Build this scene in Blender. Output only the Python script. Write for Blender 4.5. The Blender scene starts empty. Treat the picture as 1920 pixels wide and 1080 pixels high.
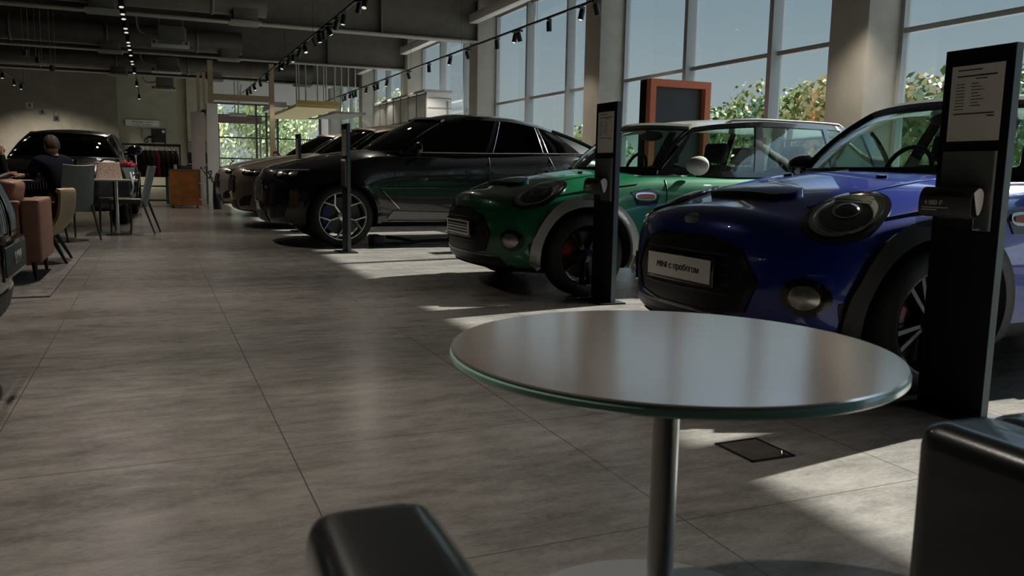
import bpy, bmesh, math, random
from math import sin, cos, pi, radians, sqrt, atan2
from mathutils import Vector, Matrix
from mathutils.bvhtree import BVHTree
random.seed(7)
SC = bpy.context.scene
COL = SC.collection
# ---------------------------------------------------------------- camera
cd = bpy.data.cameras.new('camera')
cam = bpy.data.objects.new('camera', cd); COL.objects.link(cam)
F_PX, YAW, PITCH, ROLL, EYE = 1556.7, 0.40747, 0.137836, -0.018047, 0.93
cd.sensor_fit = 'HORIZONTAL'; cd.sensor_width = 36.0; cd.lens = 36.0*F_PX/1920
cd.clip_start = 0.02; cd.clip_end = 400
fw = Vector((sin(YAW)*cos(PITCH), cos(YAW)*cos(PITCH), -sin(PITCH)))
rt = Vector((cos(YAW), -sin(YAW), 0)); dn = fw.cross(rt)
r2 = rt*cos(ROLL)+dn*sin(ROLL); d2 = dn*cos(ROLL)-rt*sin(ROLL)
cam.matrix_world = Matrix(((r2.x, -d2.x, -fw.x, 0), (r2.y, -d2.y, -fw.y, 0), (r2.z, -d2.z, -fw.z, EYE), (0, 0, 0, 1)))
cd.dof.use_dof = True; cd.dof.focus_distance = 6.5; cd.dof.aperture_fstop = 8.0
SC.camera = cam
SC.view_settings.view_transform = 'Standard'; SC.view_settings.look = 'None'
SC.view_settings.gamma = 1.0; SC.view_settings.use_curve_mapping = False
SC.view_settings.exposure = 1.0
# ---------------------------------------------------------------- sky and sun
SUN_EL, SUN_DY = radians(35.0), 0.15
sun_dir = Vector((1, SUN_DY, 0)).normalized()*cos(SUN_EL)+Vector((0, 0, sin(SUN_EL)))   # towards the sun
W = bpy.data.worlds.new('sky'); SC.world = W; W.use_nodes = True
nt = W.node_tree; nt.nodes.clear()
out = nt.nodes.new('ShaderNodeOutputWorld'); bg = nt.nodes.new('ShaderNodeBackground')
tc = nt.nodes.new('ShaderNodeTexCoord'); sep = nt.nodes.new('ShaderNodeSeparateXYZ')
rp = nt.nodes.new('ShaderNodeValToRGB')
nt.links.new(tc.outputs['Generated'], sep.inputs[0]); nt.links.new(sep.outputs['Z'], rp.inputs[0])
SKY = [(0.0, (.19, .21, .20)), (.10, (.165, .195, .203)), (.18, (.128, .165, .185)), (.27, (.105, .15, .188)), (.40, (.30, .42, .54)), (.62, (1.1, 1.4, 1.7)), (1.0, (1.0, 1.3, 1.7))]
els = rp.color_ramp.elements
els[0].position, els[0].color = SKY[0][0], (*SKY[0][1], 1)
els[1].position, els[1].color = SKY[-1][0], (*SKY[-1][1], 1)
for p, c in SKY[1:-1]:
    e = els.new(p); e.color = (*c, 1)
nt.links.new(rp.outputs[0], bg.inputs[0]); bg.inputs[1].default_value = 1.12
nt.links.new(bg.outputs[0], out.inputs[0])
sl = bpy.data.lights.new('sun', 'SUN'); sl.energy = 9.0; sl.angle = radians(.6); sl.color = (1, .95, .86)
sun = bpy.data.objects.new('sun', sl); COL.objects.link(sun)
sun.rotation_euler = sun_dir.to_track_quat('Z', 'Y').to_euler(); sun.location = (20, 8, 18)
# ---------------------------------------------------------------- materials
MATS = {}
def pm(name, col, rough=.5, metal=0., coat=0., spec=.5, emit=0., noise=None, bump=None, trans=0.):
    """procedural principled material; noise=(scale, amount) varies the colour, bump=(scale, strength) the surface"""
    if name in MATS: return MATS[name]
    m = bpy.data.materials.new(name); m.use_nodes = True
    n = m.node_tree; b = n.nodes['Principled BSDF']
    b.inputs['Base Color'].default_value = (*col, 1); b.inputs['Roughness'].default_value = rough
    b.inputs['Metallic'].default_value = metal; b.inputs['Coat Weight'].default_value = coat
    b.inputs['Coat Roughness'].default_value = .03; b.inputs['Specular IOR Level'].default_value = spec
    if emit:
        b.inputs['Emission Color'].default_value = (*col, 1); b.inputs['Emission Strength'].default_value = emit
    if noise or bump:
        t = n.nodes.new('ShaderNodeTexCoord')
    if noise:
        x = n.nodes.new('ShaderNodeTexNoise'); x.inputs['Scale'].default_value = noise[0]; x.inputs['Detail'].default_value = 5
        r = n.nodes.new('ShaderNodeValToRGB')
        r.color_ramp.elements[0].position = .3; r.color_ramp.elements[1].position = .72
        k = noise[1]
        r.color_ramp.elements[0].color = (*[c*(1-k) for c in col], 1); r.color_ramp.elements[1].color = (*[min(1, c*(1+k)) for c in col], 1)
        n.links.new(t.outputs['Object'], x.inputs['Vector']); n.links.new(x.outputs[0], r.inputs[0]); n.links.new(r.outputs[0], b.inputs['Base Color'])
    if bump:
        x = n.nodes.new('ShaderNodeTexNoise'); x.inputs['Scale'].default_value = bump[0]; x.inputs['Detail'].default_value = 3
        u = n.nodes.new('ShaderNodeBump'); u.inputs['Strength'].default_value = bump[1]; u.inputs['Distance'].default_value = .01
        n.links.new(t.outputs['Object'], x.inputs['Vector']); n.links.new(x.outputs[0], u.inputs['Height']); n.links.new(u.outputs[0], b.inputs['Normal'])
    MATS[name] = m; return m
def glassm(name, tint, refl_rough=.0, ior=1.5):
    """thin pane: tinted see-through plus fresnel reflection, no refraction"""
    m = bpy.data.materials.new(name); m.use_nodes = True; n = m.node_tree; n.nodes.clear()
    o = n.nodes.new('ShaderNodeOutputMaterial'); mx = n.nodes.new('ShaderNodeMixShader')
    t = n.nodes.new('ShaderNodeBsdfTransparent'); g = n.nodes.new('ShaderNodeBsdfGlossy')
    t.inputs[0].default_value = (*tint, 1); g.inputs['Roughness'].default_value = refl_rough
    # schlick reflectance, the same from both faces of the pane
    lw = n.nodes.new('ShaderNodeLayerWeight'); lw.inputs[0].default_value = .5
    pw = n.nodes.new('ShaderNodeMath'); pw.operation = 'POWER'; pw.inputs[1].default_value = 5; n.links.new(lw.outputs['Facing'], pw.inputs[0])
    r0 = ((ior-1)/(ior+1))**2
    ma = n.nodes.new('ShaderNodeMath'); ma.operation = 'MULTIPLY_ADD'; ma.inputs[1].default_value = 1-r0; ma.inputs[2].default_value = r0; n.links.new(pw.outputs[0], ma.inputs[0])
    n.links.new(ma.outputs[0], mx.inputs[0]); n.links.new(t.outputs[0], mx.inputs[1]); n.links.new(g.outputs[0], mx.inputs[2]); n.links.new(mx.outputs[0], o.inputs[0])
    MATS[name] = m; return m
# ---------------------------------------------------------------- object helpers
def empty(name, loc=(0, 0, 0), rz=0):
    o = bpy.data.objects.new(name, None); COL.objects.link(o); o.location = loc; o.rotation_euler = (0, 0, rz)
    o.empty_display_size = .1
    return o
def tag(o, label=None, cat=None, group=None, kind=None):
    if label: o['label'] = label
    if cat: o['category'] = cat
    if group: o['group'] = group
    if kind: o['kind'] = kind
    return o
def thing(name, label, cat, loc=(0, 0, 0), rz=0, group=None):
    return tag(empty(name, loc, rz), label, cat, group)
def copy_tree(o, parent=None, label=None, loc=None, rz=None):
    c = o.copy(); COL.objects.link(c); c.parent = parent
    for ch in list(o.children): copy_tree(ch, c)
    if label: c['label'] = label
    if loc is not None: c.location = loc
    if rz is not None: c.rotation_euler = (0, 0, rz)
    return c
class MB:
    """collects shapes, then build() links them as one mesh object"""
    def __init__(s): s.bm = bmesh.new(); s.xf = Matrix.Identity(4)
    def v(s, p): return s.bm.verts.new(s.xf @ Vector(p))
    def f(s, vs):
        try: return s.bm.faces.new(vs)
        except ValueError: return None
    def box(s, c, d, rz=0, bev=0, seg=2, rot=None):
        M = Matrix.Translation(c) @ (rot.to_4x4() if rot else Matrix.Rotation(rz, 4, 'Z'))
        vs = [s.v(M @ Vector((x*d[0]/2, y*d[1]/2, z*d[2]/2))) for x in (-1, 1) for y in (-1, 1) for z in (-1, 1)]
        fs = [s.f([vs[i] for i in q]) for q in ((0, 1, 3, 2), (4, 6, 7, 5), (0, 4, 5, 1), (2, 3, 7, 6), (0, 2, 6, 4), (1, 5, 7, 3))]
        if bev:
            es = list({e for f in fs for e in f.edges})
            bmesh.ops.bevel(s.bm, geom=es, offset=bev, segments=seg, affect='EDGES', profile=.6)
        return s
    def bb(s, a, b, bev=0, seg=2):
        return s.box([(a[i]+b[i])/2 for i in range(3)], [abs(b[i]-a[i]) for i in range(3)], bev=bev, seg=seg)
    def tube(s, pts, r, n=8, cap=True, closed=False):
        pts = [Vector(p) for p in pts]; N = len(pts)
        rs = r if isinstance(r, (list, tuple)) else [r]*N
        rings = []; up = None
        for i in range(N):
            a = pts[(i-1) % N if closed else max(i-1, 0)]; b = pts[(i+1) % N if closed else min(i+1, N-1)]
            d = (b-a).normalized()
            if up is None:
                up = Vector((0, 0, 1)) if abs(d.z) < .9 else Vector((1, 0, 0))
            up = (up-d*up.dot(d))
            if up.length < 1e-6: up = d.orthogonal()
            up.normalize(); sd = d.cross(up)
            rings.append([s.v(pts[i]+(up*cos(2*pi*k/n)+sd*sin(2*pi*k/n))*rs[i]) for k in range(n)])
        for i in range(N if closed else N-1):
            A, B = rings[i], rings[(i+1) % N]
            for k in range(n): s.f((A[k], A[(k+1) % n], B[(k+1) % n], B[k]))
        if cap and not closed: s.f(rings[0][::-1]); s.f(rings[-1])
        return s
    def cyl(s, a, b, r, n=16): return s.tube([a, b], r, n)
    def lathe(s, prof, n=32, c=(0, 0, 0), axis='Z', cap=True):
        """prof = [(radius, height)]"""
        rings = []
        for r, h in prof:
            ring = []
            for k in range(n):
                a = 2*pi*k/n
                p = {'Z': (r*cos(a), r*sin(a), h), 'Y': (r*cos(a), h, r*sin(a)), 'X': (h, r*cos(a), r*sin(a))}[axis]
                ring.append(s.v(Vector(c)+Vector(p)))
            rings.append(ring)
        for A, B in zip(rings, rings[1:]):
            for k in range(n): s.f((A[k], A[(k+1) % n], B[(k+1) % n], B[k]))
        if cap: s.f(rings[0][::-1]); s.f(rings[-1])
        return s
    def prism(s, pts, d):
        """pts: 3-D outline, d: extrusion vector"""
        a = [s.v(p) for p in pts]; b = [s.v(Vector(p)+Vector(d)) for p in pts]; n = len(pts)
        s.f(a[::-1]); s.f(b)
        for i in range(n): s.f((a[i], a[(i+1) % n], b[(i+1) % n], b[i]))
        return s
    def grid(s, fn, nu, nv, closed_u=False):
        g = [[s.v(fn(i/(nu if closed_u else nu-1) if not closed_u else i/nu, j/(nv-1))) for j in range(nv)] for i in range(nu)]
        for i in range(nu if closed_u else nu-1):
            for j in range(nv-1):
                s.f((g[i][j], g[(i+1) % nu][j], g[(i+1) % nu][j+1], g[i][j+1]))
        return g
    def shell(s, fn, nu, nv, th):
        """grid surface with thickness th along its normals"""
        P = [[Vector(fn(i/(nu-1), j/(nv-1))) for j in range(nv)] for i in range(nu)]
        Q = []
        for i in range(nu):
            row = []
            for j in range(nv):
                du = P[min(i+1, nu-1)][j]-P[max(i-1, 0)][j]; dv = P[i][min(j+1, nv-1)]-P[i][max(j-1, 0)]
                n = du.cross(dv); n = n.normalized() if n.length > 1e-9 else Vector((0, 0, 1))
                row.append(P[i][j]-n*th)
            Q.append(row)
        a = [[s.v(p) for p in r] for r in P]; b = [[s.v(p) for p in r] for r in Q]
        for i in range(nu-1):
            for j in range(nv-1):
                s.f((a[i][j], a[i+1][j], a[i+1][j+1], a[i][j+1])); s.f((b[i][j], b[i][j+1], b[i+1][j+1], b[i+1][j]))
        for i in range(nu-1):
            s.f((a[i][0], b[i][0], b[i+1][0], a[i+1][0])); s.f((a[i][-1], a[i+1][-1], b[i+1][-1], b[i][-1]))
        for j in range(nv-1):
            s.f((a[0][j], a[0][j+1], b[0][j+1], b[0][j])); s.f((a[-1][j], b[-1][j], b[-1][j+1], a[-1][j+1]))
        return s
    def build(s, name, m, parent=None, smooth=35, loc=None, rz=0, recalc=True):
        if recalc: bmesh.ops.recalc_face_normals(s.bm, faces=s.bm.faces)
        me = bpy.data.meshes.new(name); s.bm.to_mesh(me); s.bm.free()
        return link_mesh(name, me, m, parent, smooth, loc, rz)
def link_mesh(name, me, m, parent=None, smooth=35, loc=None, rz=0):
    o = bpy.data.objects.new(name, me); COL.objects.link(o)
    me.materials.clear(); me.materials.append(m)
    if smooth:
        me.polygons.foreach_set('use_smooth', [True]*len(me.polygons))
        try: me.set_sharp_from_angle(angle=radians(smooth))
        except Exception: pass
    o.parent = parent
    if loc is not None: o.location = loc
    if rz: o.rotation_euler = (0, 0, rz)
    return o
def struct(name, mb, m, parent=None, smooth=35):
    o = mb.build(name, m, parent, smooth)
    if parent is None: o['kind'] = 'structure'
    return o
def pchip(tab):
    """monotone cubic through [(x, y)]"""
    xs = [float(a) for a, b in tab]; ys = [float(b) for a, b in tab]; n = len(xs)
    h = [xs[i+1]-xs[i] for i in range(n-1)]; d = [(ys[i+1]-ys[i])/h[i] for i in range(n-1)]
    m = [0.0]*n
    if n == 2: m = [d[0], d[0]]
    else:
        for i in range(1, n-1):
            if d[i-1]*d[i] > 0:
                w1, w2 = 2*h[i]+h[i-1], h[i]+2*h[i-1]; m[i] = (w1+w2)/(w1/d[i-1]+w2/d[i])
        m[0], m[-1] = d[0], d[-1]
    def fn(x):
        if x <= xs[0]: return ys[0]
        if x >= xs[-1]: return ys[-1]
        i = 0
        while x > xs[i+1]: i += 1
        t = (x-xs[i])/h[i]
        return ((2*t**3-3*t*t+1)*ys[i]+(t**3-2*t*t+t)*h[i]*m[i]+(-2*t**3+3*t*t)*ys[i+1]+(t**3-t*t)*h[i]*m[i+1])
    return fn
def text_mesh(name, body, size, m, parent, loc, rot, ext=.001, align='CENTER'):
    cu = bpy.data.curves.new(name, 'FONT'); cu.body = body; cu.size = size; cu.extrude = ext
    cu.align_x = align; cu.align_y = 'CENTER'
    o = bpy.data.objects.new(name+'_tmp', cu); COL.objects.link(o)
    dg = bpy.context.evaluated_depsgraph_get()
    me = bpy.data.meshes.new_from_object(o.evaluated_get(dg)); bpy.data.objects.remove(o); bpy.data.curves.remove(cu)
    r = link_mesh(name, me, m, parent, 0); r.location = loc; r.rotation_euler = rot
    return r
def spl(pts, k=6):
    """Catmull-Rom through 3-D points"""
    P = [Vector(p) for p in pts]; out = []
    for i in range(len(P)-1):
        a, b, c, d = P[max(i-1, 0)], P[i], P[i+1], P[min(i+2, len(P)-1)]
        for j in range(k):
            t = j/k
            out.append(.5*((2*b)+(c-a)*t+(2*a-5*b+4*c-d)*t*t+(3*b-a-3*c+d)*t**3))
    out.append(P[-1]); return out
# ================================================================ the room
GX, CX0, CX1 = 7.83, 7.26, 7.83          # glass plane, columns
PER = 6.02
def floor_material():
    m = bpy.data.materials.new('stone_tiles'); m.use_nodes = True; n = m.node_tree; b = n.nodes['Principled BSDF']; L = n.links.new
    t = n.nodes.new('ShaderNodeTexCoord'); s = n.nodes.new('ShaderNodeSeparateXYZ'); L(t.outputs['Object'], s.inputs[0])
    def math_(op, a, bb=None, c=None):
        x = n.nodes.new('ShaderNodeMath'); x.operation = op
        for i, q in enumerate((a, bb, c)):
            if q is None: continue
            if isinstance(q, (int, float)): x.inputs[i].default_value = q
            else: L(q, x.inputs[i])
        return x.outputs[0]
    def line(o, off, per, w):
        d = math_('PINGPONG', math_('SUBTRACT', o, off), per/2)
        return math_('LESS_THAN', d, w)
    g = math_('MAXIMUM', line(s.outputs['X'], .386, .911, .0022), line(s.outputs['Y'], 2.76, .97, .0020))
    def noise(sc, det, vec=None, ro=.55):
        x = n.nodes.new('ShaderNodeTexNoise'); x.inputs['Scale'].default_value = sc; x.inputs['Detail'].default_value = det; x.inputs['Roughness'].default_value = ro
        if vec is None: L(t.outputs['Object'], x.inputs['Vector'])
        else: L(vec, x.inputs['Vector'])
        return x.outputs[0]
    mp = n.nodes.new('ShaderNodeMapping'); mp.inputs['Scale'].default_value = (1.0, 2.6, 1); L(t.outputs['Object'], mp.inputs[0])
    big = noise(1.3, 3, mp.outputs[0]); fine = noise(7, 4, mp.outputs[0]); grain = noise(42, 3, mp.outputs[0], .6)
    mixf = math_('ADD', math_('ADD', math_('MULTIPLY', big, .42), math_('MULTIPLY', fine, .33)), math_('MULTIPLY', grain, .25))
    r = n.nodes.new('ShaderNodeValToRGB'); e = r.color_ramp.elements
    e[0].position, e[0].color = .37, (.110, .102, .093, 1); e[1].position, e[1].color = .62, (.262, .244, .222, 1)
    L(mixf, r.inputs[0])
    mx = n.nodes.new('ShaderNodeMix'); mx.data_type = 'RGBA'; L(g, mx.inputs[0]); L(r.outputs[0], mx.inputs[6]); mx.inputs[7].default_value = (.07, .064, .056, 1)
    L(mx.outputs[2], b.inputs['Base Color'])
    rr = n.nodes.new('ShaderNodeMapRange'); rr.inputs[3].default_value = .21; rr.inputs[4].default_value = .29; b.inputs['Specular IOR Level'].default_value = .32; L(fine, rr.inputs[0]); L(rr.outputs[0], b.inputs['Roughness'])
    bu = n.nodes.new('ShaderNodeBump'); bu.inputs['Strength'].default_value = .02; bu.inputs['Distance'].default_value = .004; L(fine, bu.inputs['Height']); L(bu.outputs[0], b.inputs['Normal'])
    return m
M_ceiling = pm('dark_ceiling', (.045, .042, .036), .9, noise=(2, .2))
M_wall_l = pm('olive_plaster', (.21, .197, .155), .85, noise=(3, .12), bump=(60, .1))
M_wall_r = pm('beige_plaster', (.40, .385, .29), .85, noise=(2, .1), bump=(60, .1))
M_dark_wall = pm('dark_side_wall', (.05, .048, .044), .8, noise=(2, .2))
M_col = pm('column_plaster', (.34, .315, .27), .7, noise=(4, .07), bump=(70, .12))
M_beam = pm('dark_steel', (.12, .108, .088), .6, noise=(5, .15))
M_flange = pm('grey_steel', (.24, .225, .195), .55, noise=(6, .1))
M_alu = pm('window_aluminium', (.33, .335, .33), .45, metal=.2)
M_white = pm('white_paint', (.46, .45, .42), .6, noise=(3, .04))
M_black = pm('black_plastic', (.006, .006, .007), .45)
M_gloss_black = pm('gloss_black', (.004, .004, .005), .12, coat=.6)
M_chrome = pm('chrome', (.6, .6, .6), .12, metal=1)
M_steel = pm('brushed_steel', (.33, .33, .32), .35, metal=.9, noise=(40, .1))
G_win = glassm('window_glass', (.90, .93, .94))
f_ = MB(); f_.bb((-14, -6, -.12), (GX+.1, 39, 0)); fl = struct('floor', f_, floor_material(), smooth=0)
c_ = MB(); c_.bb((-14, -6, 5.45), (GX+.15, 39, 5.65)); struct('ceiling', c_, M_ceiling, smooth=0)
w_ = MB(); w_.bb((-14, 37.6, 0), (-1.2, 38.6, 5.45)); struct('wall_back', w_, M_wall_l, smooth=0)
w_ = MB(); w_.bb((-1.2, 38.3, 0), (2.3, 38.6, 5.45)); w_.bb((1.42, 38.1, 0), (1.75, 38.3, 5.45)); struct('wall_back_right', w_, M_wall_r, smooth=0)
w_ = MB(); w_.bb((-14.2, -6, 0), (-14, 38.6, 5.45)); struct('wall_left', w_, M_dark_wall, smooth=0)
w_ = MB(); w_.bb((-14, -6.2, 0), (GX, -6, 5.45)); struct('wall_front', w_, M_dark_wall, smooth=0)
w_ = MB(); w_.bb((GX-.1, -6, 4.66), (GX+.12, 38.6, 5.45)); struct('wall_window_head', w_, M_white, smooth=0)
w_ = MB(); w_.bb((GX+.12, -6.2, 5.65), (9.70, 39, 6.1)); struct('added_sun_cutoff', w_, M_white, smooth=0)  # unseen overhang, added to trim how far sunlight reaches across the floor
w_ = MB(); w_.bb((-14, -6.2, 5.65), (GX+.12, 39, 6.1)); struct('roof_slab', w_, M_dark_wall, smooth=0)
for k in range(-2, 6):
    y0 = 7.11+PER*k
    c = MB(); c.bb((CX0, y0, 0), (CX1, y0+.57, 5.45), bev=.006); struct('column_%d' % (k+3), c, M_col)
# glazed bays: mullions, transoms, panes
for i, k in enumerate(range(-2, 5)):
    a = 7.68+PER*k; b = 7.11+PER*(k+1)
    fr = MB()
    ms = (a+1.44, a+3.40)
    for y in ms: fr.bb((GX-.19, y, 0), (GX, y+.085, 4.66), bev=.004)
    for y in (a, b-.05): fr.bb((GX-.10, y, 0), (GX, y+.05, 4.66))
    for z in (0, 2.545, 4.60): fr.bb((GX-.085, a+.05, z), (GX-.002, b-.05, z+.06), bev=.004)
    w = struct('window_%d' % (i+1), fr, M_alu)
    for y0, y1 in ((a+.05, ms[0]), (ms[0]+.085, ms[1]), (ms[1]+.085, b-.05)):
        for z0, z1 in ((.06, 2.545), (2.605, 4.60)):
            p = MB(); p.bb((GX-.034, y0, z0), (GX-.026, y1, z1)); p.build('pane', G_win, w, smooth=0)
    bl = MB(); bl.bb((7.02, a+.02, 4.42), (7.22, b-.02, 4.62), bev=.01)
    o = bl.build('roller_blind_box', M_white)
    pl = ['nearest the camera', 'just outside the frame', 'above the blue car', 'above the green car', 'behind the third window column', 'above the white booth', 'at the far end'][i]
    tag(o, 'long white roller blind box under the window head, %s' % pl, 'blind box', 'roller blind boxes along the window wall')
# beams across the hall
BY = [19.28, 25.6, 31.75]
bd = ['nearest of the three deep grey ceiling beams', 'middle one of the three deep grey ceiling beams', 'farthest of the three deep grey ceiling beams']
for i, y in enumerate(BY):
    r = thing('ceiling_beam', bd[i]+', with a pale bottom flange', 'beam', (0, y, 4.0), group='steel beams across the hall')
    m = MB(); m.bb((-13.9, -.03, .03), (CX0, .03, 1.0)); m.bb((-13.9, -.17, .97), (CX0, .17, 1.0))
    for x in (-9, -4.6, 4.9, CX0-.02): m.bb((x, -.16, .03), (x+.02, .16, .97))
    m.build('web', M_beam, r, smooth=0)
    m = MB(); m.bb((-13.9, -.17, 0), (CX0, .17, .03)); m.build('flange', M_flange, r, smooth=0)
    for x in (-.55, 2.0+.2*i):
        m = MB(); m.prism([(x, .17, 0), (x+.5, .17, 0), (x+.5, .6, .42), (x, .6, .42)], (0, 0, .03)); m.build('bracket', M_flange, r, smooth=0)
# far end: glazed garage front with trees behind
fr = MB()
for x in (2.3, 4.2, 4.63, 5.1, 6.95): fr.bb((x, 38.3, 0), (x+.08, 38.48, 3.7))
for z in (0, 1.3, 2.2, 3.15, 3.63): fr.bb((2.3, 38.32, z), (7.05, 38.46, z+.06))
w = struct('window_8', fr, pm('dark_window_frame', (.05, .055, .055), .5))
p = MB(); p.bb((2.4, 38.38, .05), (7.0, 38.386, 3.65)); p.build('pane', G_win, w, smooth=0)
w_ = MB(); w_.bb((2.3, 38.3, 3.70), (GX, 38.6, 5.45)); w_.bb((7.05, 38.3, 0), (GX, 38.6, 3.70)); struct('wall_far_end', w_, pm('far_white', (.78, .77, .73), .7), smooth=0)
# ground outside
g_ = MB(); g_.bb((-60, -60, -.35), (160, 160, -.15)); struct('outdoor_ground', g_, pm('asphalt', (.22, .22, .21), .9, noise=(.4, .2)), smooth=0)
# ================================================================ cars
G_tint = glassm('dark_tinted_glass', (.06, .065, .06))
G_clear = glassm('green_clear_glass', (.84, .93, .885))
G_lamp = glassm('lamp_cover_glass', (.85, .85, .85))
M_rubber = pm('tyre_rubber', (.008, .008, .008), .75, bump=(120, .2))
M_trim = pm('grey_black_cladding', (.022, .022, .022), .6, noise=(60, .15))
M_cabin = pm('dark_cabin', (.012, .012, .012), .8)
M_well = pm('wheel_well', (.004, .004, .004), .9)
M_alloy = pm('silver_alloy', (.78, .78, .76), .25, metal=.9)
M_black_alloy = pm('black_alloy', (.012, .012, .013), .22, metal=.6, coat=.5)
M_lampback = pm('lamp_reflector', (.70, .68, .60), .25, metal=.85)
M_plate = pm('white_plate', (.80, .77, .70), .55)
M_grille_b = pm('grille_black', (.004, .004, .005), .4, spec=.25)
M_ink = pm('dark_ink', (.012, .012, .014), .7)
HALF = [(0, 0, 0), (.55, 0, 0), (.85, 0, .005), (.945, .05, 0), (.978, .18, 0), (.994, .36, 0), (1, .54, 0), (.998, .70, 0), (.985, .83, 0), (.955, .935, 0), (.90, 1, 0), (.82, 1, .22), (.70, 1, .46), (.52, 1, .72), (.30, 1, .90), (.12, 1, .985), (0, 1, 1)]
class Car:
    def __init__(s, root, P):
        s.root, s.P = root, P
        s.W, s.zb, s.ze, s.zt = (pchip(P[k]) for k in ('W', 'zb', 'ze', 'zt'))
        s.lean, s.rlean = pchip(P['lean']), pchip(P['rlean'])
        s.L = P['L']
        k = [i/(len(HALF)-1) for i in range(len(HALF))]
        s.hy = pchip([(k[i], HALF[i][0]) for i in range(len(k))]) if False else None
        s.make_surface()
    def half(s, t):
        x = t*(len(HALF)-1); i = min(int(x), len(HALF)-2); u = x-i
        a, b, c, d = HALF[max(i-1, 0)], HALF[i], HALF[i+1], HALF[min(i+2, len(HALF)-1)]
        return [.5*((2*b[j])+(c[j]-a[j])*u+(2*a[j]-5*b[j]+4*c[j]-d[j])*u*u+(3*b[j]-a[j]-3*c[j]+d[j])*u**3) for j in range(3)]
    def sect(s, x):
        W, zb, ze, zt = s.W(x), s.zb(x), s.ze(x), s.zt(x); P = s.P; out = []
        n = 44
        for i in range(n+1):
            yf, zs, tp = s.half(i/n)
            z = zb+(ze-zb)*min(zs, 1.02)+(zt-ze)*tp
            y = W*max(yf, 0)
            for xw in P['wheels_x']:        # fender haunches
                q = math.exp(-((x-xw)/.42)**2)*math.exp(-((z-P['haunch_z'])/.20)**2)
                if yf > .8: y += P['haunch']*q
            out.append((y, z))
        return out
    def warp(s, x, y, z):
        P = s.P; Wm = P['Wm']
        ff = max(0, 1-x/P['nose_len']); ff = ff*ff*(3-2*ff)
        fr = max(0, 1-(s.L-x)/P['tail_len']); fr = fr*fr*(3-2*fr)
        k = min(1.05, abs(y)/Wm)
        return x+ff*(P['sweep']*k**P['sweep_p']+s.lean(z))-fr*(P['rsweep']*k**2.4+s.rlean(z))
    def make_surface(s):
        P = s.P; r = P['edge']; L = s.L
        xs = [r+(L-2*r)*i/64 for i in range(65)]
        caps = (.985, .95, .90, .82, .68, .5, .3, .12)
        def ring(x, sc=1.0, c0=P['cap0']):
            sec = s.sect(x); zc = (sec[0][1]+sec[-1][1])/2*.5+s.ze(x)*.25+s.zb(x)*.25
            return [(y*sc, zc+(z-zc)*sc) for y, z in sec]
        rings = []
        for c in reversed(caps):
            t = max(0, (c-.80)/.20); off = r*(1-sqrt(max(0, 1-t*t)))
            rings.append((off, ring(r, c)))
        rings += [(x, ring(x)) for x in xs]
        for c in caps:
            t = max(0, (c-.80)/.20); off = r*(1-sqrt(max(0, 1-t*t)))
            rings.append((L-off, ring(L-r, c)))
        bm = bmesh.new(); V = []
        for x, sec in rings:
            n = len(sec)-1
            loop = [(y, z) for y, z in sec]+[(-y, z) for y, z in sec[-2:0:-1]]
            V.append([bm.verts.new((s.warp(x, y, z), y, z)) for y, z in loop])
        N = len(V[0])
        for A, B in zip(V, V[1:]):
            for k in range(N): bm.faces.new((A[k], A[(k+1) % N], B[(k+1) % N], B[k]))
        for ringv, fl in ((V[0], True), (V[-1], False)):
            c = bm.verts.new(sum((v.co for v in ringv), Vector())/N)
            for k in range(N): bm.faces.new((ringv[k], ringv[(k+1) % N], c) if fl else (ringv[(k+1) % N], ringv[k], c))
        bmesh.ops.recalc_face_normals(bm, faces=bm.faces)
        s.bm = bm; s.bvh = BVHTree.FromBMesh(bm)
    # ---- body with wheel openings, split by look
    def body(s, paint, side_trim=None, trim_z=0, front_black=None):
        P = s.P; bm = s.bm
        me = bpy.data.meshes.new('b'); bm.to_mesh(me)
        o = bpy.data.objects.new('b', me); COL.objects.link(o)
        cut = MB()
        for xw in P['wheels_x']:
            for sg in (-1, 1): cut.cyl((xw, sg*(P['Wm']-.34), P['R']), (xw, sg*(P['Wm']+.3), P['R']), P['well'], 48)
        co = cut.build('cut', M_well, None, 0)
        md = o.modifiers.new('b', 'BOOLEAN'); md.operation = 'DIFFERENCE'; md.object = co; md.solver = 'EXACT'
        dg = bpy.context.evaluated_depsgraph_get()
        src = bpy.data.meshes.new_from_object(o.evaluated_get(dg))
        bpy.data.objects.remove(o); bpy.data.objects.remove(co)
        groups = {}
        for p in src.polygons:
            c = p.center; key = 'body'
            near = min(abs(c.x-w) for w in P['wheels_x'])
            rr = min(sqrt((c.x-w)**2+(c.z-P['R'])**2) for w in P['wheels_x'])
            if abs(c.y) < P['Wm']+.02 and rr < P['well']+.004 and abs(c.y) > P['Wm']-.345 and (rr > P['well']-.012 and abs(p.normal.y) < .3 or abs(abs(c.y)-(P['Wm']-.34)) < .004): key = 'wheel_arch_liner|%d%d' % (c.y > 0, c.x > s.L/2)
            elif P['cab'][0]+.10 < c.x < P['cab'][1]-.1 and abs(c.y) < P['cab_in'] and p.normal.z > .6: key = 'dashboard'
            elif side_trim and c.z < trim_z and P['wheels_x'][0] < c.x < P['wheels_x'][1] and abs(c.y) > .4: key = 'sill_trim'
            elif p.normal.z < -.75: key = 'underbody'
            groups.setdefault(key, []).append(p.index)
        mats = {'body': paint, 'wheel_arch_liner': M_well, 'dashboard': M_cabin, 'sill_trim': side_trim or M_trim, 'underbody': M_well}
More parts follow.
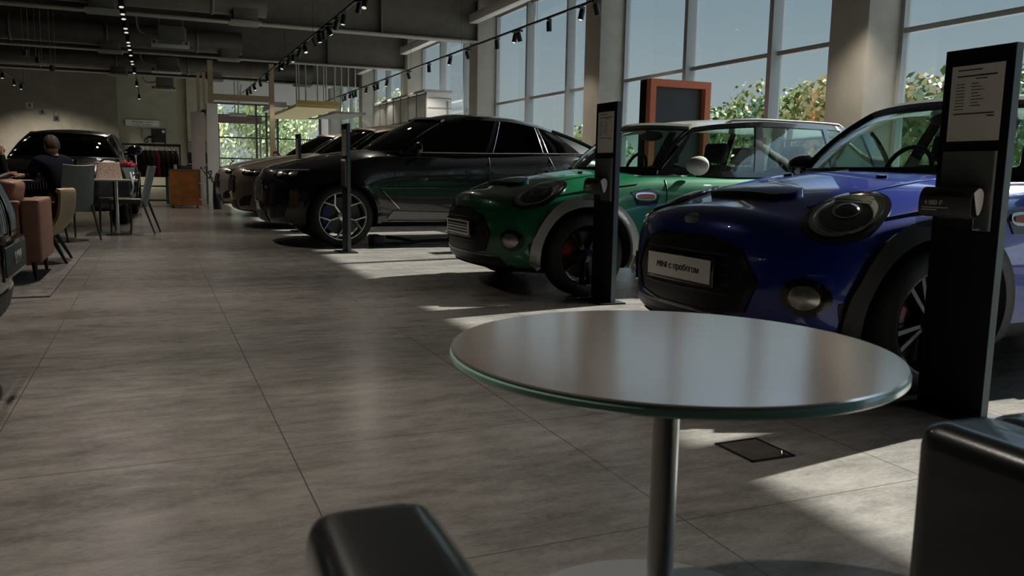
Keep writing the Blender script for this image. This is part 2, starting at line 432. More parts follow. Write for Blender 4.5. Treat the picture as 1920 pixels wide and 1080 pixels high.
        for key, idx in groups.items():
            key = key.split('|')[0]; b2 = bmesh.new(); vm = {}
            for i in idx:
                p = src.polygons[i]; vs = []
                for vi in p.vertices:
                    if vi not in vm: vm[vi] = b2.verts.new(src.vertices[vi].co)
                    vs.append(vm[vi])
                try: b2.faces.new(vs)
                except ValueError: pass
            me2 = bpy.data.meshes.new(key); b2.to_mesh(me2); b2.free()
            link_mesh(key, me2, mats[key], s.root, 42)
        bpy.data.meshes.remove(src)
    # ---- things laid on the body surface
    def hit(s, o, d):
        h = s.bvh.ray_cast(Vector(o), Vector(d).normalized(), 6)
        return (h[0], h[1]) if h[0] is not None else (None, None)
    def decal(s, name, m, pts, org, ax, ay, d, lift=.004, sink=.012, parent=None, rings=(1, .97, .85, .65, .42, .2), dome=0, inner=None, smooth=40):
        """star-shaped outline pts (u,v) in the plane org+u*ax+v*ay, cast along d, raised by lift; inner = ring hole factor"""
        ax, ay, d, org = Vector(ax).normalized(), Vector(ay).normalized(), Vector(d).normalized(), Vector(org)
        cu = sum(p[0] for p in pts)/len(pts); cv = sum(p[1] for p in pts)/len(pts)
        mb = MB(); loops = []
        rs = rings if inner is None else [1-(1-inner)*k/3 for k in range(4)]
        prev = None
        for c in rs:
            loop = []
            for u, v in pts:
                q = org+ax*(cu+(u-cu)*c)+ay*(cv+(v-cv)*c)
                h, n = s.hit(q, d)
                if h is None: h, n = q+d*.6, -d
                if n.dot(d) > 0: n = -n
                loop.append((h, n))
            loops.append((c, loop))
        top = [[mb.v(h+n*(lift+dome*(1-c*c))) for h, n in lp] for c, lp in loops]
        N = len(pts)
        for A, B in zip(top, top[1:]):
            for k in range(N): mb.f((A[k], A[(k+1) % N], B[(k+1) % N], B[k]))
        base = [mb.v(h-n*sink) for h, n in loops[0][1]]
        for k in range(N): mb.f((base[k], base[(k+1) % N], top[0][(k+1) % N], top[0][k]))
        if inner is None:
            c = mb.v(sum((v.co for v in top[-1]), Vector())/N)
            for k in range(N): mb.f((top[-1][k], top[-1][(k+1) % N], c))
        else:
            b2 = [mb.v(h-n*sink) for h, n in loops[-1][1]]
            for k in range(N): mb.f((b2[(k+1) % N], b2[k], top[-1][k], top[-1][(k+1) % N]))
        return mb.build(name, m, parent or s.root, smooth)
    def strip(s, name, m, pts, org, ax, ay, d, w=.006, lift=.002, parent=None):
        ax, ay, d, org = Vector(ax).normalized(), Vector(ay).normalized(), Vector(d).normalized(), Vector(org)
        P = []
        for i in range(len(pts)-1):
            for k in range(6):
                t = k/6; P.append((pts[i][0]+(pts[i+1][0]-pts[i][0])*t, pts[i][1]+(pts[i+1][1]-pts[i][1])*t))
        P.append(pts[-1]); q3 = []
        for u, v in P:
            h, n = s.hit(org+ax*u+ay*v, d)
            if h is not None:
                if n.dot(d) > 0: n = -n
                q3.append(h+n*lift)
        if len(q3) < 2: return
        mb = MB(); mb.tube(q3, w, 6); return mb.build(name, m, parent or s.root, 60)
    # ---- greenhouse
    def cabin(s, C, glass, roofm, pillar, shade=None):
        """C: dict of belt and roof curves; builds glass panes, pillars, roof"""
        root = s.root
        xa, xb, xh, xr = C['xa'], C['xb'], C['xh'], C['xr']
        bw, bz = pchip(C['bw']), pchip(C['bz']); rw, rz = pchip(C['rw']), pchip(C['rz'])
        sa, sh, sb, sr = C['sa'], C['sh'], C['sb'], C['sr']
        def belt(u):
            x = xa+sa+(xb-sb-xa-sa)*u; return Vector((x, bw(u), bz(u)))
        def roof(u):
            x = xh+sh+(xr-sr-xh-sh)*u; return Vector((x, rw(u), rz(u)))
        def side(u0, u1, w, sg, off=0.):
            a, b = belt(u0), roof(u1); p = a.lerp(b, w); p.y += C['bulge']*4*w*(1-w)+off
            return Vector((p.x, sg*p.y, p.z))
        def front(v, w, off=0.):
            a = Vector((xa+sa*abs(v)**2.2, v*bw(0), bz(0)+C.get('cowl', .0)*(1-v*v)))
            b = Vector((xh+sh*abs(v)**2.2, v*rw(0), rz(0)+C['crown']*(1-v*v)*.6))
            p = a.lerp(b, w); bl = .035*4*w*(1-w); return Vector((p.x-bl-off, p.y, p.z+bl*.6+off*.6))
        def rear(v, w, off=0.):
            a = Vector((xb-sb*abs(v)**2.2, v*bw(1), bz(1)))
            b = Vector((xr-sr*abs(v)**2.2, v*rw(1), rz(1)+C['crown']*(1-v*v)*.4))
            p = a.lerp(b, w); bl = .03*4*w*(1-w); return Vector((p.x+bl+off, p.y, p.z+bl*.4+off*.5))
        s.side, s.front, s.belt, s.roofc = side, front, belt, roof
        def patch(name, fn, m, nu=14, nv=8, th=.02, parent=root):
            mb = MB(); mb.shell(fn, nu, nv, th); return mb.build(name, m, parent, 50)
        e = .955
        ws = MB(); ws.shell(lambda i, j: front(-e+2*e*i, .035+.90*j), 20, 10, .006); wso = ws.build('windscreen', glass, root, 60)
        for sg in (-1, 1):
            patch('windscreen_pillar', lambda i, j: front(sg*(e+(1-e)*i), j, .002), pillar, 3, 10, .03)
        patch('windscreen_header', lambda i, j: front(-1+2*i, .935+.065*j, .001), roofm, 20, 3, .03)
        patch('windscreen_cowl', lambda i, j: front(-1+2*i, -.02+.055*j, .003), M_black, 20, 3, .02)
        rwm = MB(); rwm.shell(lambda i, j: rear(-.92+1.84*i, .12+.80*j), 16, 8, .006); rwm.build('rear_window', glass, root, 60)
        rf = MB()
        rf.shell(lambda i, j: rear(-1+2*i, .92+.08*j, .001), 16, 3, .03); rf.shell(lambda i, j: rear(-1+2*i, .12*j, .001), 16, 3, .03)
        for sg in (-1, 1): rf.shell(lambda i, j: rear(sg*(.92+.08*i), j, .001), 3, 8, .03)
        rf.build('tailgate_frame', C.get('rear_mat', pillar), root, 50)
        for sg in (-1, 1):
            for kind, ub0, ur0, ub1, ur1 in C['side']:
                nm = {'g': 'side_window', 'p': 'door_pillar', 'b': 'rear_quarter_panel'}[kind]
                m = {'g': glass if shade is None else shade, 'p': pillar, 'b': C.get('rear_mat', pillar)}[kind]
                if kind == 'g':
                    patch(nm, lambda i, j: side(ub0+(ub1-ub0)*i, ur0+(ur1-ur0)*i, .06+.86*j, sg, -.004), m, 12, 6, .006)
                else:
                    patch(nm, lambda i, j: side(ub0+(ub1-ub0)*i, ur0+(ur1-ur0)*i, .05+.88*j, sg, .0), m, 5, 6, .025)
            patch('window_ledge', lambda i, j: side(i, i, -.04+.10*j, sg, .002), C.get('ledge', pillar), 24, 3, .02)
            patch('roof_rail_frame', lambda i, j: side(i, i, .92+.09*j, sg, .001), C.get('rail', roofm), 24, 3, .02)
        def rtop(i, j):
            v = -1+2*j; u = i
            x0 = xh+sh*abs(v)**2.2; x1 = xr-sr*abs(v)**2.2; w = rw(u)
            return Vector((x0+(x1-x0)*u, v*w, rz(u)+C['crown']*(1-v*v)**.8*(.6+.4*min(1, min(u, 1-u)*5))))
        patch('roof', rtop, roofm, 28, 20, .035)
        s.rtop = rtop
        return wso
def ell(a, b, n=40, rot=0, c=(0, 0), p=2):
    o = []
    for k in range(n):
        t = 2*pi*k/n; ct, st = cos(t), sin(t)
        x, y = a*math.copysign(abs(ct)**(2/p), ct), b*math.copysign(abs(st)**(2/p), st)
        o.append((c[0]+x*cos(rot)-y*sin(rot), c[1]+x*sin(rot)+y*cos(rot)))
    return o
def dense(pts, n=8):
    o = []
    for i in range(len(pts)):
        a, b = pts[i], pts[(i+1) % len(pts)]
        for k in range(n): o.append((a[0]+(b[0]-a[0])*k/n, a[1]+(b[1]-a[1])*k/n))
    return o
def wheel(root, x, y, R, rim, width, style, sg, alloy, caliper=None, steer=0):
    """wheel centred at (x, y outer face, R); sg = side sign; axis along y"""
    w = MB(); hw = width/2; c = (0, 0, 0)
    w.lathe([(rim, -hw), (rim+.012, -hw-.004), (R-.03, -hw+.002), (R-.008, -hw+.022), (R, -hw+.05), (R, hw-.05), (R-.008, hw-.022), (R-.03, hw-.002), (rim+.012, hw+.004), (rim, hw), (rim-.006, hw-.02), (rim-.006, -hw+.02), (rim, -hw)], 64, c, 'Y', cap=False)
    o = w.build('wheel', M_rubber, root, 50, loc=(x, y-sg*hw, R)); o.rotation_euler = (0, 0, steer)
    f = sg*(hw-.012)
    r = MB()
    r.lathe([(rim+.004, f), (rim+.004, f+sg*.008), (rim-.010, f+sg*.008), (rim-.020, f-sg*.02), (rim-.028, f-sg*.12), (rim-.02, f-sg*.12)], 64, c, 'Y', cap=False)
    def spoke(a0, r0, a1, r1, w0, w1, d0, d1):
        p0 = Vector((r0*cos(a0), 0, r0*sin(a0))); p1 = Vector((r1*cos(a1), 0, r1*sin(a1))); t = (p1-p0).normalized(); n = Vector((-t.z, 0, t.x))
        q = []
        for p, ww, dd in ((p0, w0, d0), (p1, w1, d1)):
            for (k, dep) in ((1, 0), (.6, .012), (-.6, .012), (-1, 0), (-1, -.03), (1, -.03)): q.append(r.v(p+n*ww*k+Vector((0, f+sg*(dd+dep), 0))))
        for k in range(6): r.f((q[k], q[(k+1) % 6], q[6+(k+1) % 6], q[6+k]))
        r.f(q[:6]); r.f(q[6:][::-1])
    if style == 'y':
        for k in range(5):
            a = radians(-90+72*k)
            spoke(a, .03, a, rim*.56, .017, .012, -.035, -.02)
            for dd in (-1, 1): spoke(a, rim*.54, a+dd*.30, rim-.008, .011, .010, -.02, -.004)
    elif style == 'twin':
        for k in range(5):
            a = radians(-90+72*k)
            for dd in (-1, 1): spoke(a+dd*.10, .04, a+dd*.17, rim-.008, .013, .017, -.03, -.004)
    else:
        for k in range(8):
            a = radians(-90+45*k); spoke(a, .04, a, rim-.008, .016, .022, -.03, -.004)
    r.lathe([(.001, f+sg*.002), (.05, f-sg*.004), (.065, f-sg*.03), (.065, f-sg*.06)], 24, c, 'Y', cap=False)
    r.build('rim', alloy, o, 40)
    b = MB(); b.lathe([(.02, f-sg*.075), (rim*.78, f-sg*.075), (rim*.78, f-sg*.095), (.02, f-sg*.095)], 40, c, 'Y', cap=False); b.build('brake_disc', pm('brake_iron', (.06, .06, .06), .5, metal=.8), o, 40)
    if caliper:
        q = MB(); q.prism([(rim*.82*cos(t), f-sg*.06, rim*.82*sin(t)) for t in [radians(150+12*i) for i in range(7)]]+[(rim*.5*cos(t), f-sg*.06, rim*.5*sin(t)) for t in [radians(222-12*i) for i in range(7)]], (0, -sg*.05, 0)); q.build('brake_caliper', caliper, o, 40)
    return o
def mirror_head(car, x, y, z, sg, m, a=(.10, .115, .075), foot=M_black):
    mb = MB(); mb.grid(lambda i, j: (x+a[0]*sin(pi*j)*cos(2*pi*i)*(1.0 if cos(2*pi*i) < 0 else .35), y+sg*a[1]+a[1]*-cos(pi*j)*sg, z+a[2]*sin(pi*j)*sin(2*pi*i)), 24, 14, True)
    o = mb.build('wing_mirror', m, car.root, 60)
    q = MB(); q.tube([(x+.03, y-sg*.05, z-.06), (x+.01, y+sg*.03, z-.055), (x, y+sg*.08, z-.04)], [.03, .028, .022], 10); q.build('mirror_foot', foot, o, 60)
    return o
def seat_back(car, x, y, z0, m, w=.25):
    mb = MB(); mb.box((x, y, z0-.22), (.12, w*2, .5), bev=.05, seg=3, rot=Matrix.Rotation(.22, 3, 'Y')); o = mb.build('seat_back', m, car.root, 60)
    h = MB(); h.box((x+.08, y, z0+.13), (.09, .26, .17), bev=.04, seg=3, rot=Matrix.Rotation(.15, 3, 'Y')); h.tube([(x+.06, y-.06, z0), (x+.07, y-.06, z0+.1)], .008, 6); h.tube([(x+.06, y+.06, z0), (x+.07, y+.06, z0+.1)], .008, 6)
    h.build('headrest', m, o, 60)
def plate_part(car, x, y0, z, w, h, slope, m, text=None, stripes=0, rim=True, tsize=.045):
    o = MB(); o.box((0, 0, 0), (.012, w+.03, h+.03), bev=.004); pl = o.build('plate_holder', M_gloss_black, car.root, 30, loc=(x, y0, z)); pl.rotation_euler = (0, slope, 0)
    q = MB(); q.box((-.009, 0, 0), (.004, w, h), bev=.0018); q.build('number_plate', m, pl, 30)
    if text: text_mesh('lettering', text, tsize, M_ink, pl, (-.0125, 0, 0), (pi/2, 0, -pi/2), .0008)
    if stripes:
        for k in range(stripes):
            q = MB(); q.box((-.0118, 0, h*.33-h*.62*k/(stripes-1)), (.0015, w*.9, h*(.09 if k else .2))); q.build('printed_line', M_ink, pl, 0)
    return pl
# ---------------------------------------------------------------- the two small hatchbacks
MINI = dict(L=4.12, Wm=.885, edge=.11, cap0=.8, sweep=.34, sweep_p=2.6, rsweep=.30, nose_len=1.25, tail_len=1.1, haunch=.022, haunch_z=.56, wheels_x=(.72, 3.34), R=.318, well=.372, cab=(1.12, 3.95), cab_in=.72,
    W=[(0, .78), (.11, .80), (.35, .845), (.78, .885), (1.6, .872), (2.6, .874), (3.36, .888), (3.8, .86), (4.12, .80)],
    zb=[(0, .215), (.11, .20), (.4, .19), (.9, .20), (3.2, .20), (3.7, .25), (4.12, .30)],
    ze=[(0, .66), (.11, .70), (.3, .765), (.55, .825), (.9, .875), (1.3, .91), (2.2, .925), (3.3, .94), (3.9, .93), (4.12, .90)],
    zt=[(0, .76), (.11, .80), (.22, .845), (.4, .89), (.7, .935), (1.05, .972), (1.2, .985), (2.2, .96), (3.4, .97), (3.9, .97), (4.12, .92)],
    lean=[(.15, .06), (.3, .01), (.45, 0), (.58, .01), (.72, .05), (.85, .15), (1.0, .27)], rlean=[(.2, .1), (.4, .0), (.6, .0), (.8, .05), (1, .12)])
MCAB = dict(xa=1.10, xb=4.02, xh=1.66, xr=3.93, sa=.30, sh=.16, sb=.12, sr=.14, bulge=.012, crown=.045,
    bw=[(0, .735), (.3, .795), (.7, .795), (1, .72)], bz=[(0, .945), (.3, .945), (.7, .965), (1, .985)],
    rw=[(0, .575), (.3, .615), (.7, .61), (1, .56)], rz=[(0, 1.325), (.15, 1.365), (.4, 1.395), (.75, 1.39), (1, 1.345)],
    side=[('p', 0, 0, .035, .012), ('g', .035, .012, .36, .31), ('p', .36, .31, .40, .345), ('g', .40, .345, .70, .68), ('p', .70, .68, .725, .705), ('g', .725, .705, .93, .93), ('p', .93, .93, 1, 1)])
def mini(name, label, loc, paint, roofm, mirrorm, hood_scoop, text, rails, archm):
    root = thing(name, label, 'car', loc)
    car = Car(root, MINI); side_dir = {-1: (0, 1, 0), 1: (0, -1, 0)}
    # side to the camera is -y
    car.body(paint, archm, .30)
    car.cabin(dict(MCAB, ledge=M_gloss_black, rail=M_gloss_black if rails else roofm), G_clear, roofm, M_gloss_black)
    F = ((-.8, 0, 0), (0, 1, 0), (0, 0, 1), (1, 0, 0))
    def front(name, m, pts, **k): return car.decal(name, m, pts, *F, **k)
    hexa = [(-.36, .60), (-.46, .47), (-.40, .34), (-.20, .31), (.20, .31), (.40, .34), (.46, .47), (.36, .60), (.2, .64), (-.2, .64)]
    g = front('radiator_grille', M_grille_b, dense(hexa, 5), lift=.006)
    for k in range(5): front('grille_slat', M_black, dense([(-.34, .39+.045*k), (.34, .39+.045*k), (.34, .401+.045*k), (-.34, .401+.045*k)], 8), lift=.013, parent=g, sink=.01)
    front('grille_surround', pm('smoked_chrome', (.03, .03, .03), .2, metal=.7), dense([(u*1.05, .475+(v-.475)*1.08) for u, v in hexa], 5), lift=.012, inner=.93)
    li = front('lower_intake', M_grille_b, dense([(-.62, .20), (.62, .20), (.56, .29), (-.56, .29)], 8), lift=.008)
    front('splitter', M_grille_b, dense([(-.72, .195), (.72, .195), (.72, .215), (-.72, .215)], 10), lift=.022, sink=.03)
    front('intake_bar', M_steel, dense([(-.5, .292), (.5, .292), (.5, .30), (-.5, .30)], 8), lift=.012)
    front('bonnet_badge', M_chrome, ell(.062, .024, 28, c=(0, .725)), lift=.006)
    plate_part(car, -.012, 0, .49, .52, .112, 0, M_plate, text, 0 if text else 4)
    for sg in (-1, 1):
        d = Vector((.80, -sg*.48, -.36)).normalized(); o = Vector((.42, sg*.622, .770))-d*.9
        ax = d.cross(Vector((0, 0, 1))).normalized()*(-1); ay = ax.cross(d); ay = ay if ay.z > 0 else -ay
        def lamp(name, m, pts, **k): return car.decal(name, m, pts, o, ax, ay, d, **k)
        rot = 0
        bz = lamp('headlight', M_gloss_black, ell(0.148, 0.188, 48, -sg*.5), lift=.010, sink=.02)
        lamp('reflector', M_lampback, ell(0.118, 0.158, 48, -sg*.5), lift=.0135, parent=bz, sink=.005)
        lamp('light_ring', M_chrome, ell(0.122, 0.162, 48, -sg*.5), lift=.020, inner=.90, parent=bz)
        lamp('lamp_bowl', M_gloss_black, ell(.105, .105, 40, c=(0, -.025)), lift=.016, parent=bz, sink=.005)
        lamp('inner_ring', M_chrome, ell(.108, .108, 40, c=(0, -.025)), lift=.0195, inner=.95, parent=bz)
        lamp('projector', M_chrome, ell(.058, .058, 32, c=(.005, .012)), lift=.021, inner=.86, parent=bz)
        lamp('projector_lens', pm('dark_lens', (.01, .012, .012), .05, coat=1), ell(.05, .05, 32, c=(.005, .012)), lift=.019, dome=.02, parent=bz)
        for k in range(3): lamp('lamp_strip', M_lampback, dense([(-.075, .062+.022*k), (.075, .062+.022*k), (.065, .074+.022*k), (-.065, .074+.022*k)], 5), lift=.022, parent=bz, sink=.004)
        lamp('lamp_cover', G_lamp, ell(0.124, 0.164, 48, -sg*.5), lift=.024, dome=.018, parent=bz, sink=-.015)
        fo = front('fog_lamp', M_gloss_black, ell(.082, .082, 36, c=(sg*.665, .425)), lift=.010)
        car.decal('fog_lens', M_lampback, ell(.052, .052, 32, c=(sg*.665, .425)), *F, lift=.012, dome=.012, parent=fo)
        car.decal('fog_cover', G_lamp, ell(.055, .055, 32, c=(sg*.665, .425)), *F, lift=.026, dome=.008, parent=fo, sink=-.016)
        car.decal('air_curtain', M_black, ell(.012, .05, 20, c=(sg*.77, .36), p=4), *F, lift=.006)
        # side pieces
        S = ((0, sg*1.6, 0), (1, 0, 0), (0, 0, 1), (0, -sg, 0))
        for xw in MINI['wheels_x']:
            ar = []; R = MINI['R']
            mb = MB(); a0, a1 = radians(-14), radians(194)
            def arch(i, j):
                a = a0+(a1-a0)*i; r = MINI['well']-.004+.068*j
                x, z = xw+r*cos(a), R+r*sin(a)
                h, n = car.hit((x, sg*1.6, max(z, .215)), (0, -sg, 0))
                y = h.y if h is not None and abs(h.y) > .74 else sg*.85
                return (x, y+sg*(.012 if j < .5 else .007), z)
            mb.shell(arch, 40, 5, .03*(1 if sg < 0 else -1)); mb.build('wheel_arch_trim', archm, root, 60)
            wheel(root, xw, sg*.875, R, .232, .215, 'twin' if hood_scoop else 'eight', sg, M_black_alloy, pm('red_caliper', (.25, .004, .006), .35, coat=.5))
        car.strip('door_seam', M_black, [(1.42, .93), (1.40, .70), (1.44, .34)], *S, w=.004)
        car.strip('door_seam', M_black, [(2.50, .93), (2.52, .60), (2.42, .34)], *S, w=.004)
        car.strip('belt_trim', M_chrome, [(1.2, .915), (1.9, .928), (2.6, .935), (3.5, .945)], *S, w=.007, lift=.004)
        car.strip('bonnet_seam', M_black, [(.25, .66), (.5, .76), (.8, .82), (1.15, .862)], *S, w=.004)
        h = car.decal('door_handle', M_chrome, ell(.10, .017, 28, c=(2.28, .80), p=4), *S, lift=.028, sink=.01)
        sc = car.decal('side_scuttle', paint if not hood_scoop else M_gloss_black, dense([(1.08, .80), (1.13, .70), (1.30, .69), (1.345, .79), (1.25, .825)], 5), *S, lift=.006)
        car.decal('scuttle_trim', M_chrome, ell(.095, .030, 32, c=(1.205, .765), p=3), *S, lift=.014, parent=sc)
        car.decal('scuttle_inlay', pm('red_inlay', (.30, .05, .04), .35), ell(.078, .018, 32, c=(1.205, .765), p=3), *S, lift=.019, parent=sc)
        mirror_head(car, 1.62, sg*.86, 1.01, sg, mirrorm)
    if hood_scoop:
        T = ((0, 0, 2), (1, 0, 0), (0, 1, 0), (0, 0, -1))
        sc = car.decal('bonnet_scoop', paint, ell(.085, .30, 40, c=(.43, 0), p=3), *T, lift=.020, dome=.006)
        car.decal('scoop_opening', M_black, ell(.022, .26, 36, c=(.355, 0), p=3), *T, lift=.024, parent=sc)
        for sg in (-1, 1): car.strip('bonnet_crease', paint, [(.35, .46*sg), (.8, .52*sg), (1.1, .55*sg)], *T, w=.010, lift=-.003)
        for sg in (-1, 1): car.decal('washer_jet', M_black, ell(.018, .03, 16, c=(.92, .33*sg)), *T, lift=.012)
    if rails:
        for sg in (-1, 1):
            q = MB(); pts = []
            for i in range(13):
                u = .16+.70*i/12; p = car.rtop(u, .5+sg*.455); e = 0 if 0 < i < 12 else -.04
                pts.append((p.x, p.y, p.z+.014+e))
            q.tube(pts, .011, 8); q.build('roof_rail', pm('dull_rail', (.16, .155, .14), .5), root, 60)
    sh = MB(); sh.tube([(2.9, -.1, 1.40), (2.9, -.1, 1.45)], .012, 8); sh.build('aerial', M_black, root)
    # cabin
    seat = pm('dark_seat', (.02, .02, .02), .6)
    for x in (2.15, 3.0):
        for sg in (-1, 1): seat_back(car, x, sg*.36, 1.0, seat)
    d = MB(); d.box((1.62, 0, .965), (.42, 1.3, .07), bev=.03); d.build('dash_top', M_cabin, root, 60)
    st = MB(); st.tube([(1.86+.05*sin(a), .36+.17*cos(a), .97+.16*sin(a)) for a in [2*pi*k/24 for k in range(24)]], .014, 8, closed=True); st.tube([(1.74, .36, .93), (1.85, .36, .97)], .03, 8); st.build('steering_wheel', M_black, root, 60)
    mi = MB(); mi.grid(lambda i, j: (1.80+.05*sin(pi*j)*cos(2*pi*i), -.17*cos(pi*j), 1.275+.045*sin(pi*j)*sin(2*pi*i)), 20, 12, True); mi.tube([(1.76, 0, 1.31), (1.74, 0, 1.345)], .02, 8); mi.build('rear_view_mirror', M_black, root, 60)
    for y in (-.30, .28):
        wp = MB(); p = [car.front(v, .06, .014) for v in (y/.75, y/.75+.25, y/.75+.5)]; wp.tube(p, .008, 6); wp.tube([car.front(y/.75, .0, .012), p[0]], .012, 6); wp.build('wiper', M_black, root, 60)
    return root, car
P_blue = pm('blue_paint', (.0005, .020, .25), .30, metal=.35, coat=1.)
P_green = pm('green_paint', (.003, .13, .05), .30, metal=.25, coat=1.)
P_roof = pm('white_roof_paint', (.27, .26, .235), .3, coat=.6)
mini('hatchback_car', 'bright blue hatchback with oval headlights and pale roof, nearest car on the right', (2.36, 3.385, 0), P_blue, P_roof, M_gloss_black, True, 'MINI с пробегом', False, M_trim)
mini('hatchback_car', 'green hatchback with white roof and white door mirror, between the blue and black cars', (2.29, 6.40, 0), P_green, P_roof, pm('white_mirror_paint', (.55, .52, .47), .35, coat=.5), True, None, True, pm('grey_arch_paint', (.30, .30, .28), .4, coat=.5))
# ---------------------------------------------------------------- sport utility cars
SUVP = dict(L=4.93, Wm=1.0, edge=.10, cap0=.8, sweep=.52, sweep_p=2.8, rsweep=.38, nose_len=1.5, tail_len=1.2, haunch=.03, haunch_z=.66, wheels_x=(.88, 3.855), R=.376, well=.425, cab=(1.35, 4.6), cab_in=.80,
    W=[(0, .86), (.10, .885), (.4, .94), (.88, .99), (1.8, .965), (3.0, .97), (3.85, 1.0), (4.4, .96), (4.93, .86)],
    zb=[(0, .27), (.10, .245), (.4, .225), (1, .235), (3.6, .235), (4.3, .30), (4.93, .36)],
    ze=[(0, .84), (.10, .88), (.3, .94), (.7, 1.02), (1.2, 1.085), (2.2, 1.12), (3.2, 1.15), (4.0, 1.16), (4.6, 1.12), (4.93, 1.06)],
    zt=[(0, .93), (.10, .985), (.25, 1.035), (.6, 1.11), (1.0, 1.165), (1.4, 1.20), (1.6, 1.19), (3.0, 1.17), (4.2, 1.19), (4.7, 1.20), (4.93, 1.13)],
    lean=[(.2, .10), (.35, .02), (.5, 0), (.7, .0), (.85, .05), (1.0, .16), (1.1, .25)], rlean=[(.3, .15), (.6, .0), (.9, .02), (1.1, .08)])
SCAB = dict(xa=1.30, xb=4.80, xh=2.08, xr=4.05, sa=.34, sh=.20, sb=.25, sr=.22, bulge=.02, crown=.06,
    bw=[(0, .82), (.3, .885), (.7, .88), (1, .74)], bz=[(0, 1.145), (.3, 1.15), (.7, 1.175), (1, 1.19)],
    rw=[(0, .60), (.3, .645), (.7, .635), (1, .56)], rz=[(0, 1.575), (.25, 1.64), (.5, 1.635), (.8, 1.57), (1, 1.49)],
    side=[('p', 0, 0, .03, .02), ('g', .03, .02, .375, .44), ('p', .375, .44, .41, .485), ('g', .41, .485, .66, .80), ('p', .66, .80, .685, .83), ('g', .685, .83, .87, 1.0), ('b', .87, 1.0, 1.0, 1.0)])
def suv(name, label, loc, rz, paint, simple=False, tall=False, kz=1.0, plate=None, kh=1.0):
    root = thing(name, label, 'car', loc, rz, None)
    P = dict(SUVP)
    if kz != 1:
        for k in ('zb', 'ze', 'zt'): P[k] = [(a, b*kz) for a, b in P[k]]
    car = Car(root, P)
    car.body(paint, M_gloss_black, .30)
    C = dict(SCAB, ledge=M_gloss_black, rail=paint, rear_mat=paint)
    if tall: C.update(xr=4.72, xb=4.86, sr=.12, rz=[(0, 1.585), (.25, 1.66), (.5, 1.68), (.8, 1.67), (1, 1.63)], side=[('p', 0, 0, .03, .02), ('g', .03, .02, .375, .34), ('p', .375, .34, .41, .375), ('g', .41, .375, .70, .67), ('p', .70, .67, .725, .70), ('g', .725, .70, .92, .90), ('b', .92, .90, 1.0, 1.0)])
    if kz != 1:
        for k in ('bz', 'rz'): C[k] = [(a, b*kz) for a, b in C[k]]
    car.cabin(C, G_tint, paint, M_gloss_black)
    F = ((-.8, 0, 0), (0, 1, 0), (0, 0, 1), (1, 0, 0))
    for sg in (-1, 1):
        kid = dense([(sg*.03, .52), (sg*.34, .54), (sg*.40, .66), (sg*.36, .80), (sg*.06, .82), (sg*.025, .7)] if kz <= 1 else [(sg*.03, .64), (sg*.36, .64), (sg*.42, .80), (sg*.38, 1.0), (sg*.06, 1.01), (sg*.025, .85)], 5)
        k = car.decal('kidney_grille', M_gloss_black, kid, *F, lift=.012)
        car.decal('grille_frame', M_chrome if not simple else M_gloss_black, kid, *F, lift=.022, inner=.92, parent=k)
        for j in range(8):
            u = sg*(.065+.038*j); car.strip('grille_bar', M_steel, [(u, .56), (u*1.03, .67), (u, .78)] if kz <= 1 else [(u, .66), (u*1.03, .82), (u, .985)], *F, w=.006, lift=.016, parent=k)
        d = Vector((.86, -sg*.5, -.05)).normalized(); o = Vector((.25, sg*.72, .88*kz))-d*1.0; ax = Vector((-d.y, d.x, 0)).normalized(); ay = Vector((0, 0, 1))
        if ax.y*sg < 0: ax = -ax
        hl = car.decal('headlight', M_gloss_black, dense([(-.20, -.045), (.02, -.075), (.22, -.02), (.30, .06), (.10, .055), (-.18, .035)], 5), o, ax, ay, d, lift=.010)
        for c in (-.10, .08): car.decal('lamp_lens', M_lampback, ell(.05, .032, 24, c=(c, -.012)), o, ax, ay, d, lift=.014, dome=.006, parent=hl)
        car.decal('light_bar', pm('lamp_white', (.5, .55, .6), .2), dense([(-.18, .02), (.20, .038), (.20, .046), (-.18, .028)], 6), o, ax, ay, d, lift=.016, parent=hl)
        car.decal('lamp_cover', G_lamp, dense([(-.19, -.04), (.02, -.07), (.21, -.018), (.28, .052), (.10, .05), (-.17, .03)], 5), o, ax, ay, d, lift=.022, parent=hl, sink=-.015)
        car.decal('bumper_intake', M_black, dense([(sg*.50, .33), (sg*.72, .36), (sg*.77, .52), (sg*.66, .50), (sg*.52, .42)], 6), *F, lift=.008)
        S = ((0, sg*1.7, 0), (1, 0, 0), (0, 0, 1), (0, -sg, 0))
        for xw in P['wheels_x']:
            mb = MB(); a0, a1 = radians(-10), radians(190)
            def arch(i, j):
                a = a0+(a1-a0)*i; r = P['well']-.004+.05*j; x, z = xw+r*cos(a), P['R']+r*sin(a)
                h, n = car.hit((x, sg*1.7, max(z, .27)), (0, -sg, 0)); y = h.y if h is not None and abs(h.y) > .82 else sg*.96
                return (x, y+sg*(.012 if j < .5 else .006), z)
            mb.shell(arch, 36, 4, .03*(1 if sg < 0 else -1)); mb.build('wheel_arch_trim', M_gloss_black, root, 60)
            wheel(root, xw, sg*.985, P['R'], .288, .27, 'y', sg, M_alloy if not simple else M_black_alloy, pm('blue_caliper', (.01, .012, .12), .35, coat=.5))
        for pts in ([(1.55, 1.09), (1.50, .70), (1.60, .30)], [(2.78, 1.12), (2.76, .70), (2.78, .30)], [(3.62, 1.14), (3.72, .9), (3.52, .76)]): car.strip('door_seam', M_black, pts, *S, w=.005)
        car.strip('side_crease', paint, [(1.35, .72), (2.4, .735), (3.5, .80), (4.3, .83)], *S, w=.012, lift=-.002)
        sl = car.decal('sill_blade', pm('grey_sill', (.20, .19, .17), .45), dense([(1.42, .345), (3.30, .345), (3.36, .43), (2.4, .415), (1.50, .44)], 8), *S, lift=.016)
